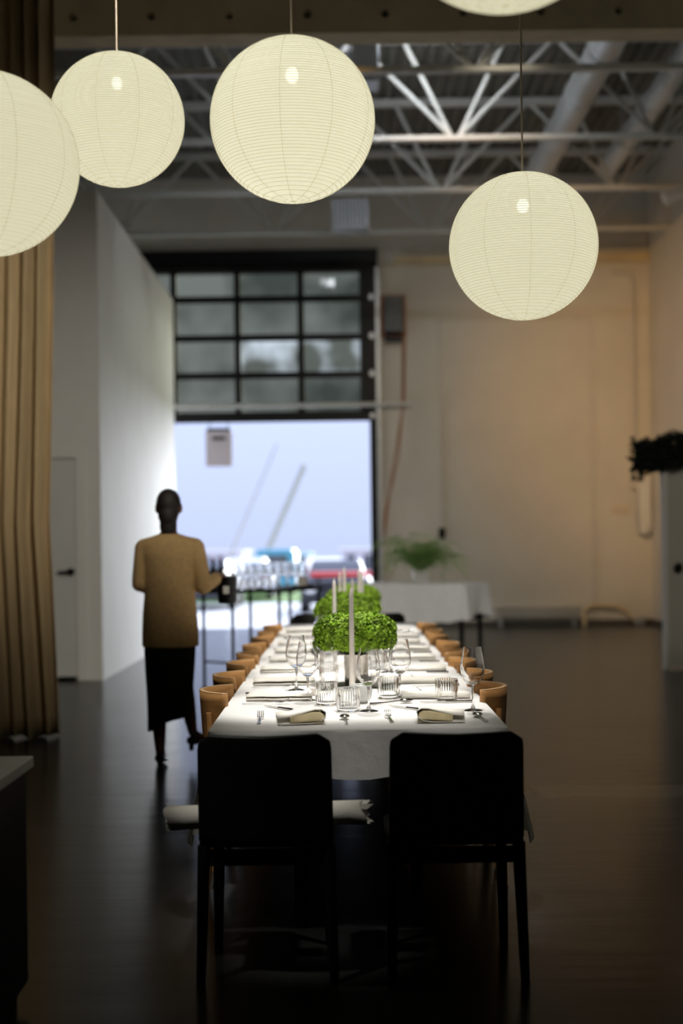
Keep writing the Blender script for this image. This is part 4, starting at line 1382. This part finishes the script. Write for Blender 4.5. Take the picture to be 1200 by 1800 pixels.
c.chain([(-.085, 0, .9), (-.08, .03, .5), (-.078, -.005, .30), (-.072, -.012, .11), (-.074, .03, .075), (-.078, .13, .03)], [.09, .055, .05, .032, .034, .026])
c.chain([(.085, 0, .9), (.075, .11, .54), (.092, .15, .36), (.118, .16, .20), (.13, .20, .17), (.168, .29, .145)], [.09, .055, .05, .031, .033, .024])
def hand(c, wrist, fwd, up, side):
    f = Vector(fwd).normalized(); u = Vector(up).normalized(); s = f.cross(u).normalized(); u = s.cross(f)
    w_ = Vector(wrist)
    for k in range(4):
        b0 = w_ + f * .012 + s * (k - 1.5) * .012
        kn = w_ + f * .085 + s * (k - 1.5) * .020
        c.chain([b0, kn], [.014, .0115])
        ln = (.032, .037, .035, .027)[k]
        p1 = kn + f * ln * .9 - u * ln * .35
        p2 = p1 + f * ln * .45 - u * ln * .75
        p3 = p2 - f * ln * .1 - u * ln * .6
        c.chain([kn, p1, p2, p3], [.0098, .009, .0082, .007])
    t0 = w_ + f * .025 + s * side * .02
    t1 = t0 + f * .03 + s * side * .028 - u * .012
    t2 = t1 + f * .03 + s * side * .006 - u * .018
    c.chain([t0, t1, t2], [.013, .0105, .008])
hand(c, (-.14, .20, 1.14), (.35, 1, .0), (0, 0, 1), 1)
hand(c, (.285, .23, 1.203), (.15, 1, .15), (.3, 0, 1), -1)
o = c.build('body', M['skin'], pe)
remeshed(o, .0055, 4)
# cropped hair cap, bun at the nape
c = MB()
c.ball((0, .0, 1.672), (.080, .090, .100), 24, 16).ball((0, -.045, 1.60), (.064, .05, .07), 16, 10).ball((0, -.035, 1.53), (.056, .04, .07), 14, 10)
o = c.build('hair', M['hair'], pe); remeshed(o, .008, 4)
# jacket
def ell(cx_, cy_, rx, ry, z, n_=40, fold=0.0):
    return [Vector((cx_ + rx * math.cos(2 * PI * k / n_) * (1 + fold * math.sin(6 * 2 * PI * k / n_ + z * 9)), cy_ + ry * math.sin(2 * PI * k / n_) * (1 + fold * math.sin(5 * 2 * PI * k / n_ + z * 14)), z)) for k in range(n_)]
c = MB()
c.loft([ell(.002, 0, .178, .15, .765, fold=.015), ell(.002, 0, .179, .15, .84, fold=.012), ell(0, 0, .172, .145, .98, fold=.01), ell(0, 0, .160, .135, 1.12, fold=.012),
        ell(0, 0, .165, .130, 1.26), ell(0, 0, .182, .128, 1.36), ell(0, -.003, .188, .112, 1.415), ell(0, -.003, .150, .10, 1.452), ell(0, 0, .095, .082, 1.472), ell(0, 0, .07, .072, 1.480)])
c.chain([(-.10, 0, 1.40), (-.155, 0, 1.388), (-.178, -.015, 1.27), (-.188, -.02, 1.165), (-.145, .14, 1.135)], [.068, .066, .052, .05, .044])
c.chain([(.10, 0, 1.40), (.160, 0, 1.386), (.195, -.015, 1.27), (.215, -.02, 1.15), (.275, .165, 1.185)], [.068, .07, .056, .056, .044])
o = c.build('jacket', M['jacket'], pe); remeshed(o, .009, 5)
# skirt with a slanting hem
rings = []
N = 48
for j in range(16):
    f = j / 15
    ring = []
    for k in range(N):
        a = 2 * PI * k / N
        ca, sa_ = math.cos(a), math.sin(a)
        hem = .29 + .055 * ca + .01 * math.sin(3 * a)
        z = .80 + (hem - .80) * f
        rx = .164 + (.140 - .164) * smooth01(f * 1.1) + .008 * math.sin(4 * a) * f
        ry = .140 + .05 * f
        ring.append(Vector((-.002 - .006 * f + rx * ca, .03 * f + ry * sa_, z)))
    rings.append(ring)
c = MB(); c.loft(rings, cap=False)
o = c.build('skirt', M['skirt'], pe)
s_ = o.modifiers.new('t', 'SOLIDIFY'); s_.thickness = .006
def shoe(name, heel, toe, lift):
    h_, t__ = Vector(heel), Vector(toe)
    d = (t__ - h_); d_h = Vector((d.x, d.y, 0)).normalized(); s = Vector((d_h.y, -d_h.x, 0))
    c = MB()
    prof = [(-.0, .030, .05), (.15, .032, .048), (.45, .033, .03), (.75, .041, .026), (.95, .028, .02), (1.02, .010, .012)]
    rings = []
    for f, w_, hh_ in prof:
        p_ = h_ + d * f
        rings.append([p_ + s * (w_ * math.cos(a)) + Vector((0, 0, hh_ * (.55 + .55 * math.sin(a)) - .008)) for a in [2 * PI * k / 14 for k in range(14)]])
    c.loft(rings)
    if lift:
        c.cyl(h_ + d * .06 + Vector((0, 0, -.002)), h_ + d * .03 + Vector((0, 0, -lift)), .018, .014)
    o = c.build('shoe', M['shoe'], pe)
    return o
shoe('shoe', (-.074, -.045, .042), (-.08, .185, .012), .042)
shoe('shoe', (.108, .12, .128), (.19, .34, .105), .045)
# what the right hand holds
t_ = thing('wine_cooler', (pb_.x + .335, 9.05 + .375, 1.02), 'dark bucket held in the right hand of the person in the tan jacket', 'bucket')
MB().lathe([(0, 0), (.055, 0), (.06, .01), (.068, .17), (.072, .175), (.066, .176), (.06, .05), (.05, .012), (0, .012)], 28).build('bucket', M['black_metal'], t_)
MB().tube([(.05 * math.cos(a), .012 * math.sin(a * 2), .175 + .05 * math.sin(a)) for a in [PI * k / 12 for k in range(13)]], .003, 6).build('handle', M['steel'], t_)
MB().box((.0, -.064, .09), (.04, .006, .05)).build('label', M['ceramic'], t_)

# ------------------------------------------------------------------ foreground console at the left edge
cn = thing('console', (-1.62, 4.0, 0), 'black console with a pale top cut off by the left edge of the picture', 'console')
rxx = -.985 + 1.62
MB().span((-.9, -.65, .715), (rxx + .012, .46, .75)).build('top', M['cloth'], cn, bevel=.004)
MB().span((-.88, -.60, .06), (rxx - .0, .40, .715)).build('body', M['black_paint'], cn, bevel=.006)
MB().span((-.85, -.57, 0), (rxx - .03, .37, .06)).build('plinth', M['black_paint'], cn)
MB().span((-.60, .40, .12), (rxx - .06, .412, .68)).build('back_panel', M['black_paint'], cn)

# ------------------------------------------------------------------ right door in a screen wall, header with garland
GY = 15.4
rd = tag(bpy.data.objects.new('door_2', None), kind='structure'); COL.objects.link(rd)
a, b = at(1172, 1180, GY), at(1330, 1180, GY)
zt_ = at(1180, 818, GY).z
MB().span((a.x + .02, GY, .03), (b.x, GY + .045, zt_)).build('door_leaf', M['right_door'], rd, bevel=.004)
MB().span((a.x - .025, GY - .02, 0), (a.x + .02, GY + .09, zt_)).build('jamb', M['white_wall'], rd)
MB().span((b.x, GY - .02, 0), (b.x + .06, GY + .09, zt_)).build('jamb', M['white_wall'], rd)
k_ = at(1190, 997, GY)
MB().cyl((k_.x, GY, k_.z), (k_.x, GY - .03, k_.z), .03, n=16).ball((k_.x, GY - .06, k_.z), (.05, .03, .05), 16, 10).build('door_knob', M['black_metal'], rd)
struct(MB().span((b.x + .06, GY - .02, 0), (WX1, GY + .09, zt_ + .4)).build('wall_screen', M['right_door'], smooth=False))
ga = at(1112, 795, GY)
hb = thing('header_beam', (0, GY - .05, zt_), 'black header beam resting on the right hand door frame under the dark garland', 'beam')
MB().span((ga.x + .03, -.06, .0), (b.x + .06, .10, .16)).build('board', M['black_metal'], hb, bevel=.006)
MB().span((ga.x + .03, -.07, .16), (b.x + .06, .11, .18)).build('cap', M['black_metal'], hb)
gl_ = thing('garland', (0, GY - .05, zt_), 'dark leafy garland draped along the header beam at the right edge', 'garland')
rnd = random.Random(11)
c = MB()
x_a, x_b = ga.x + .0, b.x
for i in range(3600):
    f = rnd.random()
    X = x_a + (x_b - x_a) * f
    yy = rnd.uniform(-.14, .14); zz = rnd.uniform(-.03, .30)
    if X < x_a + .12:
        zz -= rnd.random() ** 2 * .13
    p_ = Vector((X, yy, zz + .03 * math.sin(X * 9)))
    d = Vector((rnd.uniform(-1, 1), rnd.uniform(-1, .6), rnd.uniform(-1, 1))).normalized() * rnd.uniform(.05, .10)
    s = d.orthogonal().normalized() * .022
    c.bm.faces.new([c.bm.verts.new(v) for v in (p_, p_ + d * .5 + s, p_ + d, p_ + d * .5 - s)])
c.build('leaves', M['garland'], gl_, smooth=False, fix=False)['kind'] = 'stuff'
MB().tube([(x_a + .03 + k * (x_b - x_a) / 14, -.02, .20 + .015 * math.sin(k * 2)) for k in range(14)], .02, 6).build('vine', M['garland'], gl_)

# ------------------------------------------------------------------ hanging sign in the door opening
a, b = at(358, 756, WY1 - .3), at(406, 818, WY1 - .3)
sg = thing('hanging_sign', ((a.x + b.x) / 2, DY - .06, b.z), 'pale grey square sign hanging under the half open overhead door', 'sign')
wd, ht = b.x - a.x, a.z - b.z
MB().box((0, 0, ht / 2), (wd, .03, ht)).build('board', M['sign'], sg, bevel=.004)
MB().box((0, -.017, ht * .80), (wd * .5, .006, ht * .10)).build('print', M['black_metal'], sg)
MB().box((0, .01, ht + .03), (wd * .9, .05, .05)).build('clamp', M['black_metal'], sg)
for sx_ in (-1, 1):
    MB().cyl((sx_ * wd * .35, .01, ht + .04), (sx_ * wd * .35, .04, zb - b.z + .03), .008, n=6).build('hanger', M['black_metal'], sg)

# ------------------------------------------------------------------ outside
GZ = -.45
struct(MB().span((-90, WY1 + .36, GZ - .2), (90, 200, GZ)).build('ground', M['asphalt'], smooth=False))
gr = MB().span((-40, 46, GZ - .05), (40, 56, GZ + .05)).build('grass_verge', M['grass'], smooth=False)
tag(gr, 'strip of green grass beyond the parking lot outside', 'grass', kind='stuff')
def car(px, Y, w_, h_, body, label, cat='car', rear=True, boxy=False):
    P = at(px, 1040, Y)
    t_ = thing('van' if boxy else 'car', (P.x, Y, GZ), label, cat)
    L_ = 4.2
    if boxy:
        sec = [(-w_ / 2, .3), (w_ / 2, .3), (w_ / 2, h_ * .9), (w_ / 2 - .12, h_), (-w_ / 2 + .12, h_), (-w_ / 2, h_ * .9)]
        c = MB(); c.loft([[Vector((x_, y_, z_)) for x_, z_ in sec] for y_ in (-L_ / 2, L_ / 2)])
    else:
        c = MB()
        secs = [(-2.1, .62, .95), (-1.9, .66, 1.0), (-1.4, .68, 1.0), (1.0, .68, 1.0), (2.0, .62, .95)]
        c.loft([[Vector((sx_ * w_ / 2 * k, y_, z_)) for sx_, z_ in ((-.95, .28), (.95, .28), (1, .55), (.94, h_ * q_), (-.94, h_ * q_), (-1, .55))] for y_, q_, k in secs])
        c.loft([[Vector((sx_ * w_ / 2, y_, z_)) for sx_, z_ in ((-.9, h_ * .6), (.9, h_ * .6), (.68, h_ * zt), (-.68, h_ * zt))] for y_, zt in ((-1.7, .72), (-1.1, .98), (-.2, 1.0), (.4, .97), (1.1, .70))])
    bo_ = c.build('body', body, t_, bevel=.05)
    MB().box((0, -L_ / 2 - .0 if boxy else -1.42, h_ * .78), (w_ * .62, .06, h_ * .2), rot=None if boxy else Matrix.Rotation(-.9, 3, 'X')).build('window', M['car_glass'], bo_)
    for sx_ in (-1, 1):
        for y_ in (-1.3, 1.3):
            MB().cyl((sx_ * (w_ / 2 - .22), y_, .33), (sx_ * (w_ / 2 + .01), y_, .33), .33, n=20).build('wheel', M['black_metal'], t_)
        MB().ball((sx_ * w_ * .36, -L_ / 2 + .02, h_ * .46), (.17, .06, .12), 14, 8).build('lamp', M['red'] if rear else M['ceramic'], bo_)
    MB().box((0, -L_ / 2 - .02, .42), (w_ * .96, .16, .2)).build('bumper', body, t_, bevel=.03)
    return t_
car(592, 40, 1.95, 1.42, M['car_black'], 'black car parked outside at the right of the door opening', rear=False)
car(488, 55, 1.5, 1.7, M['car_teal'], 'teal van parked outside behind the bar table', 'van', boxy=True)
car(436, 49, 1.85, 1.45, M['car_white'], 'white car parked outside left of the teal van')
car(365, 43, 1.9, 1.45, M['car_black'], 'dark car parked outside at the left of the door opening')
t_ = thing('sloped_awning', (at(640, 985, 34).x, 34, GZ), 'red edged dark awning outside at the right of the door opening', 'awning')
zz = at(560, 1008, 34).z - GZ
MB().span((-1.3, 0, zz - .08), (1.3, 1.6, zz + .02)).build('red_fascia', M['red'], t_)
MB().box((-1.1, .3, zz / 2 - .04), (.08, .08, zz - .08)).build('post', M['black_metal'], t_)
MB().box((1.1, .3, zz / 2 - .04), (.08, .08, zz - .08)).build('post', M['black_metal'], t_)
def block(px0, px1, ptop, Y, label, trim):
    a, b = at(px0, ptop, Y), at(px1, ptop, Y)
    t_ = thing('building', ((a.x + b.x) / 2, Y + 4, GZ), label, 'building', 'pale buildings outside')
    hh_ = a.z - GZ; ww = b.x - a.x
    wl_ = MB().box((0, 0, hh_ / 2), (ww, 8, hh_)).build('wall', M['building'], t_)
    MB().box((0, 0, hh_ + .06), (ww + .4, 8.4, .12)).build('roof', trim, t_)
    me = MB().box((0, 0, 0), (ww * .12, .06, .9)).mesh('window', M['car_glass'], False)
    for k in range(4):
        share('window', me, wl_, (-ww * .36 + k * ww * .24, -4.02, hh_ * .55))
block(330, 422, 973, 75, 'low pale building far outside at the left of the opening', M['building'])
block(455, 540, 978, 82, 'low pale building with teal roof edge far outside in the middle', M['teal_trim'])
block(600, 720, 968, 78, 'low pale building far outside at the right of the opening', M['building'])
def pole(p0, p1, Y, r, label):
    a, b = at(*p0, Y), at(*p1, Y)
    t_ = thing('leaning_pole', (b.x, Y, GZ), label, 'pole', 'leaning poles outside')
    e = Vector((b.x, Y, b.z)); d = Vector((a.x, Y, a.z)) - e
    foot = e - d * ((b.z - GZ) / d.z)
    o_ = Vector((b.x, Y, GZ))
    MB().cyl(foot - o_, e + d - o_, r * 1.25, r, n=12).build('shaft', M['pole'], t_)
    MB().ball(e + d - o_, r * 1.1, 10, 6).build('cap', M['pole'], t_)
    MB().cyl(foot - o_ + Vector((0, 0, 0)), foot - o_ + Vector((0, 0, .3)), r * 2, r * 1.6).build('foot', M['pole'], t_)
pole((534, 820), (470, 968), 60, .12, 'thicker pale pole leaning to the right outside against the sky')
pole((486, 782), (412, 958), 66, .05, 'thin pale pole leaning to the right outside, left of the thicker one')
